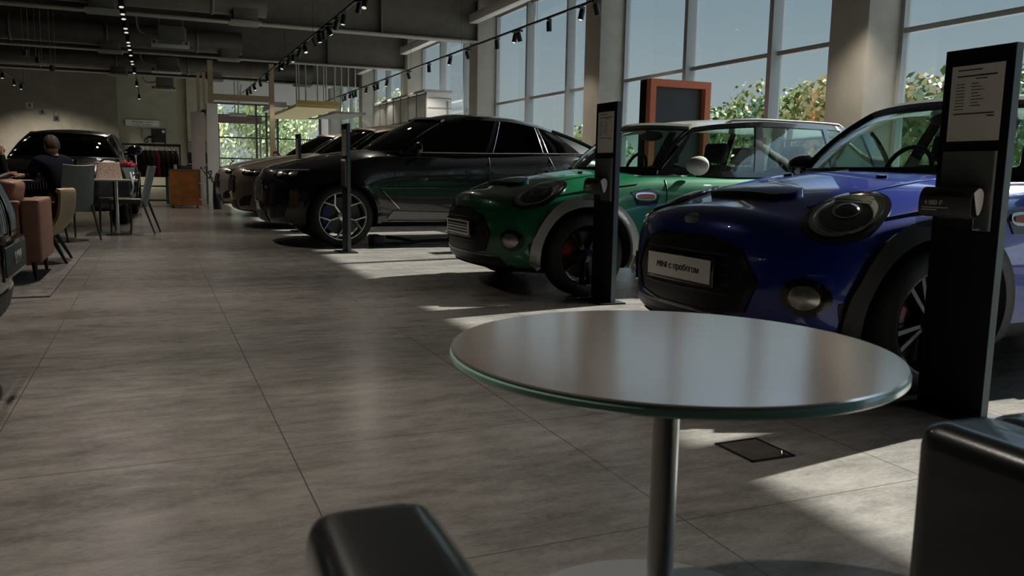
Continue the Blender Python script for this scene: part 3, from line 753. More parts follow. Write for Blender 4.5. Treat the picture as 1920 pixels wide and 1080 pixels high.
        car.strip('sill_trim_line', M_chrome, [(1.44, .315), (2.4, .31), (3.36, .315)], *S, w=.006, lift=.012)
        v = car.decal('fender_vent', M_gloss_black, dense([(1.30, .70), (1.38, .69), (1.62, .46), (1.56, .46)], 6), *S, lift=.006)
        car.decal('vent_blade', M_chrome, dense([(1.36, .685), (1.375, .685), (1.585, .47), (1.57, .47)], 6), *S, lift=.012, parent=v)
        for x in (2.56, 3.52): car.decal('door_handle', paint, ell(.11, .018, 28, c=(x, .93), p=4), *S, lift=.032, sink=.01)
        mirror_head(car, 1.80, sg*.95, 1.20, sg, paint if not simple else M_gloss_black, (.07, .12, .085))
        # bright window surround
        q = MB(); q.tube([car.side(u, u, .04, sg, .006) for u in [k/20 for k in range(1, 19)]], .007, 6); q.build('window_trim', M_chrome if not simple else M_gloss_black, root, 60)
        for ub, ur in ((.41, .485), (.66, .80), (.685, .83)):
            if tall: break
            q = MB(); q.tube([car.side(ub, ur, w, sg, .004) for w in (.06, .3, .6, .9)], .007, 6); q.build('pillar_trim', M_chrome, root, 60)
    if plate: plate_part(car, -.03, 0, .56, .52, .112, 0, pm('dark_plate', (.02, .024, .03), .5), None); text_mesh('lettering', plate, .07, M_grille, root, (-.046, 0, .56), (pi/2, 0, -pi/2), .0008)
    car.decal('lower_grille', M_black, dense([(-.44, .29), (.44, .29), (.40, .42), (-.40, .42)], 8), *F, lift=.008)
    car.decal('bonnet_badge', M_chrome, ell(.04, .04, 24, c=(0, .90)), *F, lift=.006)
    return root, car
P_blk = pm('black_paint', (.004, .004, .005), .25, coat=1.)
P_tan = pm('champagne_paint', (.30, .225, .17), .35, metal=.3, coat=1.)
P_silver = pm('silver_paint', (.42, .38, .34), .35, metal=.4, coat=1.)
suv('coupe_suv', 'large glossy black coupe SUV with silver Y-spoke wheels, behind the green hatchback', (1.20, 10.95, 0), 0, P_blk)
suv('coupe_suv', 'pale champagne SUV mostly hidden directly behind the large black SUV', (1.15, 14.3, 0), 0, P_tan, True)
suv('coupe_suv', 'pale silver SUV farthest back in the row of cars along the window', (1.15, 17.65, 0), 0, P_silver, True)
# ================================================================ under the ceiling
M_duct = pm('duct_metal', (.13, .12, .10), .5, metal=.2, noise=(3, .15))
M_grille = pm('vent_grille', (.30, .285, .25), .6)
M_unit = pm('unit_casing', (.11, .105, .09), .6)
M_lens = pm('lamp_lens', (1, .93, .80), .4, emit=.33)
dd = ['nearest round grey duct, at the top of the picture behind no beam', 'middle round grey duct under the ceiling, just before the second beam', 'farthest round grey duct under the ceiling, just before the last beam']
dd[0] = 'nearest round grey air duct across the hall, just before the first beam'
DX = [(-.78, 1.87), (-.90, 2.07), (-.90, 2.07, 5.06)]
for i, (y, x1) in enumerate(((18.55, 2.3), (24.85, 2.4), (31.0, 5.4))):
    r = thing('air_duct', dd[i], 'duct', (0, y, 4.34), group='round air ducts')
    m = MB(); m.cyl((-13.9, 0, 0), (x1, 0, 0), .30, 28); m.build('duct_pipe', M_duct, r)
    for x in [-12+2.2*k for k in range(7)]:
        if x < x1: m = MB(); m.lathe([(.31, x), (.325, x+.02), (.325, x+.05), (.31, x+.07)], 28, (0, 0, 0), 'X', cap=False); m.build('duct_joint', M_duct, r)
    for x in DX[i]:
        m = MB(); m.bb((x-.24, -.24, -.42), (x+.24, .24, .05), bev=.02); o = m.build('outlet_box', M_duct, r)
        m = MB(); m.bb((x-.30, -.30, -.46), (x+.30, .30, -.425))
        for k in range(9): m.bb((x-.27, -.27+.06*k, -.475), (x+.27, -.25+.06*k, -.46))
        m.build('vent_grille', M_grille, o, 0)
for i, y in enumerate((16.0, 23.0, 29.4, 36.0)):
    w = ['nearest, cut by the top edge of the picture', 'second from the camera, before the middle beam', 'third from the camera, before the last beam', 'farthest and smallest, close to the back wall'][i]
    r = thing('fan_coil_unit', 'grey fan coil unit under the ceiling, '+w, 'air conditioner', (.53, y, 3.9), group='fan coil units')
    m = MB(); m.bb((-.28, -.3, .1), (.34, .3, .46), bev=.01); m.build('casing', M_unit, r)
    m = MB(); m.bb((.34, -.24, .1), (.37, .24, .42)); m.build('end_cover', M_grille, r)
    m = MB(); m.bb((-.44, -.34, 0), (.44, .34, .10), bev=.008); o = m.build('outlet_frame', M_grille, r)
    m = MB(); m.bb((-.28, -.35, .015), (.26, -.342, .085)); m.build('outlet_slot', M_unit, o, 0)
    for x in (-.38, .36):
        m = MB(); m.lathe([(.03, -.36), (.03, -.342)], 14, (x, 0, .05), 'Y'); m.build('bolt_cap', M_black, o)
    m = MB(); m.tube(spl([(-.28, 0, .3), (-.6, 0, .26), (-.75, 0, .5), (-.76, 0, 1.5)]), .025, 8); m.build('hose', M_grille, r, 60)
    for x in (-.25, .3):
        for yy in (-.25, .25): m = MB(); m.cyl((x, yy, .46), (x, yy, 1.5), .006, 6); m.build('hanger_rod', M_flange, r)
def spot(label, loc, yaw, tilt, group):
    r = thing('track_spotlight', label, 'spotlight', loc, yaw, group)
    m = MB(); m.bb((-.018, -.07, -.035), (.018, .07, 0)); m.cyl((0, 0, -.1), (0, 0, -.03), .010, 8); m.build('adapter', M_black, r, 40)
    h = MB(); h.lathe([(.001, .09), (.042, .085), (.046, .06), (.046, -.085), (.040, -.09), (.038, -.082), (.001, -.082)], 18, (0, 0, 0), 'Z', cap=False); ho = h.build('lamp_head', M_black, r, 40, loc=(0, 0, -.13)); ho.rotation_euler = (tilt, 0, 0)
    e = MB(); e.lathe([(.001, -.086), (.036, -.086), (.036, -.083), (.001, -.083)], 18, (0, 0, 0), 'Z', cap=False); e.build('lens', M_lens, ho, 0)
    return r
def spot_light(loc, dirv, watt, ang=100):
    l = bpy.data.lights.new('spot_beam', 'SPOT'); l.energy = watt; l.spot_size = radians(ang); l.spot_blend = .6; l.shadow_soft_size = .04; l.color = (1, .90, .79)
    o = bpy.data.objects.new('spot_beam', l); COL.objects.link(o); o.location = loc; o.rotation_euler = Vector(dirv).to_track_quat('-Z', 'Y').to_euler()
TRK = [(-.36, 3.66, [15.2, 15.9, 16.4, 17.5, 18.0, 19.4, 19.9, 20.6, 21.6, 22.8, 23.4, 25.6, 29.7, 35.2], [3, 6, 9, 12], 'left'),
       (3.17, 3.66, [13.4, 13.8, 15.0, 15.6, 16.3, 16.8, 17.3, 17.8, 19.0, 19.8, 20.7, 21.4, 22.4, 22.9, 25.6, 27.3, 28.9, 30.2, 31.2], [], 'middle'),
       (6.44, 3.60, [11.8, 12.3, 13.5, 14.8, 15.0, 15.9, 17.6, 18.8, 20.4, 22.2, 24.5, 25.6, 26.0, 27.1, 28.6, 29.0, 29.5, 30.3, 30.8], [3.5, 6.5], 'right')]
first = None
for x, z, ys, extra, nm in TRK:
    r = thing('lighting_track', 'long thin black lighting track hanging under the ceiling, the %s one of three' % {'left': 'leftmost', 'middle': 'middle', 'right': 'rightmost'}[nm], 'track', (x, 0, z), group='lighting tracks')
    m = MB(); m.bb((-.018, 0, 0), (.018, 36.4, .035)); m.build('rail', M_black, r, 0)
    for y in range(2, 37, 4):
        m = MB(); m.cyl((0, y, .035), (0, y, 5.45-z), .004, 6); m.build('hanger_rod', M_black, r)
    for k, y in enumerate(extra+ys):
        near = k < len(extra)
        tilt = {'left': -.35, 'middle': [-.5, .35, -.2, .5][k % 4], 'right': [-.25, .1, .3][k % 3]}[nm]
        yaw = {'left': .0, 'middle': [-.5, .6, -.9, .3, 1.2][k % 5], 'right': [-1.2, -.9, -1.5][k % 3]}[nm]
        if not near:
            q = k-len(extra); n = len(ys)
            lab = 'small black spotlight on the %s lighting track, %s' % ({'left': 'leftmost', 'middle': 'middle', 'right': 'rightmost'}[nm], 'nearest the camera' if q == 0 else 'farthest from the camera' if q == n-1 else ('number %d counted from the camera' % (q+1)))
            if first is None: first = spot(lab, (x, y, z), yaw, tilt, 'spotlights on the left track'); first.children[1].rotation_euler = (tilt, 0, 0)
            else:
                s = spot(lab, (x, y, z), yaw, tilt, 'spotlights on the %s track' % nm)
        else:
            s = spot('black track spotlight on the %s track above the frame edge, about %.1f m out' % (nm, y), (x, y, z), yaw, tilt, 'spotlights on the %s track' % nm)
        d = Vector((sin(yaw)*sin(tilt), -cos(yaw)*sin(tilt)*-1 if False else cos(yaw)*sin(tilt), -cos(tilt)))
        d = Matrix.Rotation(yaw, 3, 'Z') @ (Matrix.Rotation(tilt, 3, 'X') @ Vector((0, 0, -1)))
        spot_light(Vector((x, y, z-.16))+d*.12, d, (24 if nm == 'right' else 17) if not near else (100 if nm == 'right' else 105), 100 if not near or nm == 'right' else 90)
# square notices and wires hanging on the left
for i, (x, y, z, s_) in enumerate(((-2.28, 20, 2.13, .125), (-2.09, 20.3, 2.03, .13), (-1.86, 20.6, 1.91, .115))):
    w = ['highest and leftmost of three', 'middle one of three', 'lowest and rightmost of three'][i]
    r = thing('hanging_sign', 'small white square sign hanging on wires, '+w, 'sign', (x, y, z), .25, 'white hanging signs')
    m = MB(); m.box((0, 0, 0), (s_, .012, s_)); m.build('panel', pm('sign_white', (.8, .79, .75), .6), r, 0)
    m = MB(); m.box((0, -.008, 0), (s_*.35, .003, s_*.5)); m.box((0, -.008, s_*.36), (s_*.6, .003, s_*.07)); m.build('symbol', pm('sign_grey', (.16, .16, .15), .6), r, 0)
    for sx in (-.4, .4): m = MB(); m.cyl((s_*sx, 0, s_/2), (s_*sx, 0, 5.45-z), .004, 5); m.build('wire', M_flange, r)
    m = MB(); m.lathe([(.05, -.06), (.05, .06)], 14, (-s_*.2, 0, 1.05), 'Z'); m.build('bracket', M_black, r)
r = thing('lighting_track', 'short black lighting track in front of the left back wall', 'track', (-4.1, 0, 3.72), group='lighting tracks')
m = MB(); m.bb((-.018, 29, 0), (.018, 35, .035)); m.build('rail', M_black, r, 0)
for y in (29.3, 34.7): m = MB(); m.cyl((0, y, .035), (0, y, 1.73), .004, 6); m.build('hanger_rod', M_black, r)
for i, (x, y) in enumerate(((-4.1, 30.0), (-4.1, 32.4), (-4.1, 34.0))):
    spot('black spotlight above the left of the back wall, %s' % ['leftmost of three', 'middle of three', 'rightmost of three'][i], (x, y, 3.72), 0, -.25, 'spotlights by the back wall')
    spot_light((x, y+.2, 3.5), (.1, .7, -1), 280)
# ================================================================ foreground
M_leather = pm('black_leather', (.005, .006, .007), .30, coat=.6, bump=(220, .04))
# round lounge table
r = thing('lounge_table', 'round lounge table with glossy copper brown top and green glass edge', 'table', (.925, 1.352, -.013))
m = MB(); m.lathe([(.001, .606), (.429, .606), (.431, .607), (.429, .610), (.001, .610)], 128, cap=False); m.build('tabletop', pm('copper_top', (.92, .79, .72), .17, metal=.84, spec=.8, noise=(3, .05)), r, 30)
m = MB(); m.lathe([(.001, .588), (.428, .588), (.433, .592), (.433, .601), (.429, .6055), (.001, .6055)], 128, cap=False); m.build('glass_edge', pm('green_glass_edge', (.36, .62, .52), .2, coat=.4), r, 30)
m = MB(); m.lathe([(.001, .578), (.11, .578), (.11, .588), (.001, .588)], 40, cap=False); m.build('mount_plate', M_black, r, 30)
m = MB(); m.lathe([(.0265, .02), (.0265, .578)], 40); m.build('pole', pm('satin_steel', (.34, .34, .33), .30, metal=1), r, 40)
m = MB(); m.lathe([(.001, .013), (.30, .013), (.30, .019), (.26, .025), (.05, .030), (.001, .032)], 72, cap=False); m.build('base', pm('base_steel', (.42, .42, .42), .4, metal=.5), r, 40)
# black armchair whose arms reach into the picture
r = thing('armchair', 'black leather tub armchair beside the round table, only its two arms in view', 'armchair', (.62, .34, 0), radians(-2))
def arm(x0, x1, y1, zt):
    m = MB(); m.bb((x0, -.40, .10), (x1, y1, zt), bev=.035, seg=5); m.build('arm', M_leather, r, 60)
arm(-.515, -.385, .43, .605); arm(.315, .45, .47, .605)
m = MB(); m.bb((.455, -.40, .10), (.60, .50, .595), bev=.05, seg=5); m.build('arm_panel', M_leather, r, 60)
m = MB(); m.bb((-.385, -.36, .12), (.315, .22, .40), bev=.05, seg=4); m.build('seat', M_leather, r, 60)
m = MB(); m.bb((-.42, -.56, .10), (.36, -.38, .68), bev=.05, seg=4); m.build('backrest', M_leather, r, 60)
for x in (-.45, .40):
    for y in (-.45, .36): m = MB(); m.tube([(x, y, 0), (x, y, .12)], [.014, .02], 10); m.build('leg', M_black, r)
# floor box
r = thing('floor_box', 'square floor socket box with dark rim beside the round table', 'floor box', (1.865, 2.195, .0))
m = MB()
for a, b in (((-.09, -.10), (.09, -.092)), ((-.09, .092), (.09, .10)), ((-.09, -.10), (-.082, .10)), ((.082, -.10), (.09, .10))): m.bb((*a, .0005), (*b, .005))
m.build('rim', M_black, r, 0)
m = MB(); m.bb((-.08, -.09, .0005), (.08, .09, .003)); m.build('lid', pm('lid_stone', (.075, .068, .058), .4, noise=(12, .25)), r, 0)
m = MB(); m.tube([(.05, -.085, .004), (.055, -.075, .012), (.06, -.085, .004)], .004, 6); m.build('pull_ring', M_chrome, r)
# price totems beside the cars
M_totem = pm('totem_navy', (.005, .007, .013), .65, spec=.2)
M_paper = pm('paper', (.90, .85, .79), .7)
M_paper_d = pm('grey_paper', (.38, .375, .36), .6)
G_acr = glassm('acrylic', (.80, .82, .82))
def totem(label, loc, rz, leaflet=True, paper=True):
    r = thing('price_totem', label, 'display stand', loc, rz, 'price totems beside the cars')
    m = MB(); m.bb((-.15, -.014, .012), (.147, .010, 1.44), bev=.003); m.build('panel', M_totem, r, 30)
    for x in (.147,): m = MB(); m.bb((x, -.014, .012), (x+.003, .022, 1.44)); m.build('edge_strip', pm('dark_edge', (.10, .12, .125), .4, metal=.3), r, 0)
    m = MB(); m.bb((-.14, .010, .012), (.147, .022, 1.43)); m.build('back_panel', M_totem, r, 0)
    m = MB(); m.bb((-.15, -.11, 0), (.17, .10, .012), bev=.003); m.build('base_plate', M_totem, r, 30)
    if paper:
        m = MB(); m.bb((-.112, -.018, 1.085), (.112, -.0145, 1.375)); p = m.build('price_sheet', M_paper, r, 0)
        dz = -.008
        rows = [(.335+1.03, -.085, .02, .004), (1.342, -.085, .085, .005), (1.330, -.005, .045, .003)]+[(1.312-.012*k, -.088, -.05, .0025) for k in range(9)]+[(1.312-.012*k, -.02, .01+.012*(k % 3), .0025) for k in range(8)]+[(1.198, -.09, .085, .004), (1.187, .055, .085, .004)]
        for z, x0, x1, h in rows: q = MB(); q.bb((x0, -.0188, z+dz-h/2), (x1, -.0175, z+dz+h/2)); q.build('print_line', M_ink, p, 0)
    m = MB(); m.bb((-.115, -.034, .735), (.115, -.030, 1.05)); m.bb((-.115, -.034, .735), (.115, -.0145, .739)); m.bb((-.15, -.105, .745), (.108, -.034, .749)); m.bb((-.15, -.107, .745), (.108, -.104, .785)); h = m.build('leaflet_holder', G_acr, r, 0)
    m = MB(); m.bb((-.113, -.0298, .74), (.113, -.0145, 1.045)); m.build('holder_back', M_paper_d, h, 0)
    if leaflet:
        t = tag(empty('leaflet', loc, rz), 'curled dark price leaflet in the totem holder by the %s hatchback' % ('blue' if loc[1] < 4 else 'green'), 'leaflet', 'leaflets in the totems')
        prof = [Vector((0, -.052, .785)), Vector((0, -.10, .795)), Vector((0, -.108, .84)), Vector((0, -.098, .885)), Vector((0, -.07, .905)), Vector((0, -.045, .885)), Vector((0, -.042, .84))]
        pf = spl(prof, 5)
        q = MB(); q.shell(lambda i, j: (-.142+.235*i, *pf[min(int(j*(len(pf)-1)+.5), len(pf)-1)][1:]), 3, len(pf), .002); q.build('sheet', pm('leaflet_print', (.07, .07, .068), .45), t, 60)
        q = MB(); q.prism([(.0945, v.y, v.z) for v in spl([Vector((0, -.098, .885)), Vector((0, -.07, .903)), Vector((0, -.047, .885)), Vector((0, -.05, .83)), Vector((0, -.07, .80)), Vector((0, -.085, .84))], 4)], (.002, 0, 0)); q.build('pale_back', M_paper, t, 0)
        text_mesh('lettering', '4 000 ₽', .026, M_paper, t, (-.070, -.1105, .843), (pi/2, 0, 0), .0004)
        for z, w in ((.823, .12), (.814, .07)):
            q = MB(); q.bb((-.125, -.1085, z), (-.125+w, -.1075, z+.003)); q.build('print_line', M_paper, t, 0)
        q = MB(); q.prism([(-.142, -.110, .868), (.08, -.110, .868), (.05, -.106, .888), (-.05, -.106, .892)], (0, .001, 0)); q.build('printed_car', M_black, t, 0)
    return r
totem('tall dark display totem beside the blue hatchback, price sheet and leaflet holder on its face', (2.95, 2.31, 0), radians(-90))
totem('tall dark display totem with price sheet in front of the green hatchback wheel', (3.02, 5.31, 0), radians(-90))
totem('dark display totem seen edge-on before the front wheel of the large black SUV', (2.0, 9.42, 0), radians(-90), False)
totem('distant dark display totem seen edge-on behind the bonnet of the large black SUV', (2.0, 12.75, 0), radians(-90), False)
# monolith with orange frame by the window
r = thing('display_monolith', 'tall black display block with orange frame and blank grey screen by the window', 'display', (5.95, 9.48, 0))
m = MB(); m.bb((0, .0, 0), (.93, .16, 2.17)); m.build('body', M_gloss_black, r, 0)
M_orange = pm('orange_frame', (.60, .165, .08), .55)
m = MB()
for a, b in (((0, .2), (.085, 2.08)), ((.855, .2), (.94, 2.08)), ((0, 2.08), (.94, 2.17)), ((0, 0), (.94, .2))): m.bb((a[0], -.10, a[1]), (b[0], 0, b[1]))
m.build('frame', M_orange, r, 0)
m = MB(); m.bb((.085, -.02, .2), (.85, -.002, 2.07)); m.build('screen', pm('grey_screen', (.035, .038, .045), .5), r, 0)
# cable and chock by the black SUV
r = MB(); r.bb((2.47, 10.05, 0), (2.60, 10.35, .13), bev=.015); tag(r.build('wheel_chock', M_black), 'small black block on the floor against the front tyre of the black SUV', 'wheel chock')
r = MB(); r.tube(spl([(2.60, 10.2, .02), (2.7, 10.3, .015), (2.95, 10.35, .015), (3.25, 10.6, .015), (3.7, 10.75, .015), (4.4, 10.9, .015)]), .014, 8); r.tube([(2.75, 10.55, .08), (2.95, 10.5, .05), (3.1, 10.45, .02)], [.02, .02, .016], 8)
tag(r.build('power_cable', M_black, None, 60), 'black power cable lying on the sunlit floor beside the black SUV', 'cable')
# ================================================================ lounge and back of the hall
M_tan = pm('tan_leather', (.30, .135, .085), .45, noise=(8, .12), bump=(120, .1))
M_beige = pm('beige_shell', (.30, .225, .125), .5, noise=(10, .1))
M_greyl = pm('grey_chair_leather', (.20, .225, .21), .5, noise=(10, .08))
M_navy = pm('navy_suit', (.004, .0055, .013), .9, spec=.15, noise=(30, .2))
M_skin = pm('skin', (.40, .22, .16), .5)
M_hair = pm('brown_hair', (.035, .018, .010), .7, bump=(90, .8))
M_hair_d = pm('dark_hair', (.012, .010, .009), .6, bump=(90, .4))
# near car at the left edge: only its nose is in view
suv('suv', 'black SUV nose with vertical grille bars and black plate at the left edge', (-.555, 3.84, 0), pi, P_blk, True, True, 1.10, 'BMW')
suv('suv', 'glossy black SUV facing the lounge tables, in front of the back wall', (-1.40, 14.25, 0), radians(88), P_blk, True, True, .9)
# rug
m = MB(); m.bb((-2.6, 6.62, 0), (-.70, 11.1, .012), bev=.004); tag(m.build('rug', pm('grey_rug', (.15, .135, .125), .95, noise=(14, .45), bump=(200, .5)), None, 0), 'grey woven rug under the tan armchair and beige lounge chair', 'rug')
# tan armchair (back towards the aisle)
r = thing('armchair', 'tan leather armchair with black legs on the grey rug', 'armchair', (-1.26, 7.95, .012))
m = MB(); m.bb((.29, -.42, .14), (.43, .42, .64), bev=.03, seg=4); m.build('backrest', M_tan, r, 60)
for y0, y1 in ((-.42, -.28), (.28, .42)): m = MB(); m.bb((-.42, y0, .14), (.285, y1, .63), bev=.03, seg=4); m.build('arm', M_tan, r, 60)
m = MB(); m.bb((-.42, -.28, .16), (.285, .28, .42), bev=.04, seg=4); m.build('seat', M_tan, r, 60)
m = MB(); m.box((.16, 0, .62), (.16, .54, .34), bev=.06, seg=4, rot=Matrix.Rotation(.18, 3, 'Y')); m.build('cushion', M_tan, r, 60)
for x in (-.36, .37):
    for y in (-.36, .36): m = MB(); m.tube([(x, y, 0), (x*.97, y*.97, .15)], [.012, .024], 10); m.build('leg', M_black, r)
# beige lounge chair
r = thing('lounge_chair', 'beige curved lounge chair with splayed black legs behind the tan armchair', 'lounge chair', (-1.02, 9.0, .012))
pf = spl([(.30, 0, .70), (.335, 0, .66), (.30, 0, .42), (.16, 0, .26), (.0, 0, .215)], 6)
def shellc(i, j):
    p = pf[min(int(i*(len(pf)-1)+.5), len(pf)-1)]; v = -1+2*j; return (p.x-.10*abs(v)**3, v*.30, p.z)
m = MB(); m.shell(shellc, len(pf), 15, .03); m.build('back_shell', M_beige, r, 60)
m = MB(); m.bb((-.36, -.27, .24), (.14, .27, .36), bev=.05, seg=4); m.build('seat', M_beige, r, 60)
m = MB(); m.box((.20, 0, .50), (.07, .46, .34), bev=.03, seg=3, rot=Matrix.Rotation(.1, 3, 'Y')); m.build('back_cushion', M_black, r, 60)
for x, y in ((-.30, -.25), (-.30, .25), (.24, -.25), (.24, .25)): m = MB(); m.tube([(x*1.05, y*1.05, 0), (x*.55, y*.8, .25)], [.012, .022], 10); m.build('leg', M_black, r)
# side table between the men
r = thing('coffee_table', 'small dark table in front of the seated man in navy suit', 'table', (-1.55, 11.75, .0))
m = MB(); m.bb((-.36, -.42, .70), (.24, .42, .73), bev=.006); m.build('tabletop', M_black, r, 30)
m = MB(); m.cyl((-.05, 0, .02), (-.05, 0, .70), .03, 14); m.build('pole', M_black, r)
m = MB(); m.lathe([(.001, 0), (.24, 0), (.24, .015), (.001, .02)], 30, (-.05, 0, 0), cap=False); m.build('base', M_black, r)
m = MB(); m.box((0, 0, .004), (.21, .30, .006), rz=.2); tag(m.build('paper_sheet', M_paper, None, 0, loc=(-1.45, 11.62, .732)), 'sheet of paper on the small dark table under the man\'s hand', 'paper')
# dining chairs
def dining(label, loc, rz):
    r = thing('dining_chair', label, 'chair', loc, rz, 'grey high-back dining chairs')
    m = MB(); m.shell(lambda i, j: ((-.215+.43*i)*(1-.06*j), -.20-.12*j-.05*(1-(2*i-1)**2)*(.3+.7*j)+.0, .36+.56*j+.015*(abs(2*i-1)**2)*j), 11, 10, .025); m.build('backrest', M_greyl, r, 60)
    m = MB(); m.bb((-.215, -.22, .42), (.215, .22, .475), bev=.02, seg=3); m.build('seat', pm('brown_seat', (.10, .065, .05), .5), r, 60)
    for x in (-.20, .20):
        m = MB(); m.tube([(x, .20, 0), (x, .195, .43)], [.011, .014], 8); m.build('leg', pm('dark_leg', (.04, .038, .035), .5), r)
        m = MB(); m.tube([(x*1.05, -.36, 0), (x, -.24, .36), (x, -.215, .44)], [.011, .016, .016], 8); m.build('leg', MATS['dark_leg'], r)
    return r
dining('grey high-back chair seen from behind, under the person in navy', (-1.0, 11.78, 0), radians(34))
dining('grey high-back chair in profile at the right of the white cafe table', (-.32, 12.85, 0), radians(80))
dining('grey chair tucked at the far side of the white cafe table', (-.52, 13.45, 0), radians(182))
r = thing('cafe_table', 'white square cafe table with chrome pole between the grey chairs', 'table', (-.47, 12.5, 0))
m = MB(); m.bb((-.28, -.28, .725), (.28, .28, .75), bev=.006); m.build('tabletop', M_white, r, 30)
m = MB(); m.cyl((0, 0, .02), (0, 0, .725), .032, 18); m.build('pole', M_chrome, r)
m = MB(); m.lathe([(.001, 0), (.14, 0), (.14, .012), (.04, .02), (.001, .02)], 36, cap=False); m.build('base', M_steel, r)
# woven bag and flowers
r = thing('handbag', 'pale woven basket handbag on the white cafe table', 'handbag', (-.54, 12.45, .75), .1)
m = MB()
m.grid(lambda i, j: ((.165-.03*j)*math.copysign(abs(cos(2*pi*i))**.4, cos(2*pi*i)), (.085-.02*j)*math.copysign(abs(sin(2*pi*i))**.5, sin(2*pi*i)), .22*j), 40, 8, True); m.build('body', pm('woven_straw', (.55, .40, .32), .7, noise=(60, .4), bump=(90, .6)), r, 60)
m = MB(); m.grid(lambda i, j: ((.14*(1-j))*cos(2*pi*i), (.066*(1-j))*sin(2*pi*i), .22+.025*j), 24, 3, True); m.build('lid', M_paper, r, 60)
m = MB(); m.tube([(-.155, 0, .06), (-.205, 0, .10), (-.20, 0, .19), (-.135, 0, .215)], .012, 8); m.build('handle', pm('pink_leather', (.32, .14, .11), .5), r, 60)
m = MB(); m.tube(spl([(-.10, -.03, .225), (-.04, -.05, .262), (.06, -.05, .26), (.10, -.03, .225)]), .012, 8); m.build('scarf', pm('dark_scarf', (.02, .03, .035), .7), r, 60)
r = thing('flower_bouquet', 'red flowers in white and blue wrapping beside the woven handbag', 'flowers', (-.30, 12.54, .75))
m = MB(); m.lathe([(.03, 0), (.045, .06), (.085, .15), (.09, .16), (.08, .16)], 20, cap=False); m.build('wrapping', pm('pale_blue_wrap', (.38, .46, .52), .6), r, 60)
random.seed(3)
for k in range(9):
    a = k*2.4; q = .028+.045*sqrt(k/9); m = MB(); c = Vector((q*cos(a), q*sin(a), .20+.05*random.random()-q*.4))
    m.grid(lambda i, j: c+Vector((sin(pi*j)*cos(2*pi*i), sin(pi*j)*sin(2*pi*i), cos(pi*j)))*(.030+.006*sin(10*pi*i)*sin(pi*j)), 20, 8, True); m.build('blossom', pm('red_petals', (.42, .015, .03), .6), r, 60)
m = MB(); m.tube([(.02, -.05, .10), (.05, -.36, -.0), (.06, -.37, -.10), (.03, -.36, -.2)], [.012, .014, .012, .016], 6); m.build('ribbon', MATS['pale_blue_wrap'], r, 60)
# ---- people
def skin_mesh(pts, edges, radii, sub=2, root=0):
    """skinned skeleton evaluated to a mesh"""
    me = bpy.data.meshes.new('s'); me.from_pydata([Vector(p) for p in pts], edges, [])
    o = bpy.data.objects.new('s', me); COL.objects.link(o)
    md = o.modifiers.new('k', 'SKIN'); md.use_smooth_shade = True
    if not me.skin_vertices: pass
    for i, v in enumerate(me.skin_vertices[0].data):
        rr = radii[i]; v.radius = (rr, rr) if not isinstance(rr, tuple) else rr; v.use_root = (i == root)
    s2 = o.modifiers.new('u', 'SUBSURF'); s2.levels = sub
    dg = bpy.context.evaluated_depsgraph_get(); r = bpy.data.meshes.new_from_object(o.evaluated_get(dg)); bpy.data.objects.remove(o); return r
def hand(bm_add, wrist, dirv, palmn, side):
    """adds palm and five curled fingers as tubes"""
    d = Vector(dirv).normalized(); n = Vector(palmn).normalized(); s = d.cross(n)*side; W0 = Vector(wrist)
    bm_add.tube([W0-d*.02, W0+d*.03, W0+d*.085], [.024, .036, .036], 10)
    for k, L in enumerate((.072, .082, .076, .058)):
        b = W0+d*.08+s*(.027-.018*k)
        bm_add.tube([b, b+d*L*.45+n*.006, b+d*L*.78+n*.022, b+d*L*.9+n*.040], [.0092, .0088, .008, .006], 7)
    b = W0+d*.02+s*.03; bm_add.tube([b, b+s*.025+d*.03, b+s*.03+d*.06+n*.012], [.012, .0105, .008], 7)
def head_mesh(c, face, size=.112, tilt=0.):
    """head with brow, nose, chin, ears; face = horizontal direction it looks"""
    f = Vector((face[0], face[1], 0)).normalized(); s = Vector((-f.y, f.x, 0)); u = Vector((0, 0, 1))
    if tilt: R = Matrix.Rotation(tilt, 3, s); f = R @ f; u = R @ u
    c = Vector(c); mb = MB()
    def P(i, j):
        a = 2*pi*i; t = pi*j; x = sin(t)*cos(a); y = sin(t)*sin(a); z = cos(t)
        fx = x*.86*(1.0 if x < 0 else 1.0); w = .74*(1-.10*max(0, -z)**1.2*1.6)
        if z < 0: fx = fx*(1-.12*abs(z)) + (.12*(-z) if x > 0 else -.05*(-z)*0)
        # face relief
        near = math.exp(-(y/.18)**2)*max(0, x)
        fx += .20*near*math.exp(-((z+.12)/.13)**2)+.05*near*math.exp(-((z+.42)/.07)**2)+.05*math.exp(-((z-.16)/.1)**2)*max(0, x)
        fx -= .07*math.exp(-((abs(y)-.28)/.11)**2)*math.exp(-((z-.03)/.08)**2)*max(0, x)
        return c+(f*fx+s*y*w+u*z*1.14)*size
    mb.grid(P, 40, 26, True)
    for sg in (-1, 1):
        e = c+s*sg*size*.74-f*size*.05-u*size*.06
        mb.grid(lambda i, j: e+(f*.14*cos(2*pi*i)*sin(pi*j)+u*.26*cos(pi*j)+s*sg*.10*sin(2*pi*i)*sin(pi*j)+s*sg*.05)*size, 12, 8, True)
        mb.tube([c+f*size*.80+s*sg*size*.28+u*size*.04, c+f*size*.83+s*sg*size*.28+u*size*.04], size*.07, 8)
    mb.tube([c-u*size*.7-f*size*.12, c-u*size*1.28-f*size*.2], [size*.48, size*.50], 14)
    return mb, f, s, u
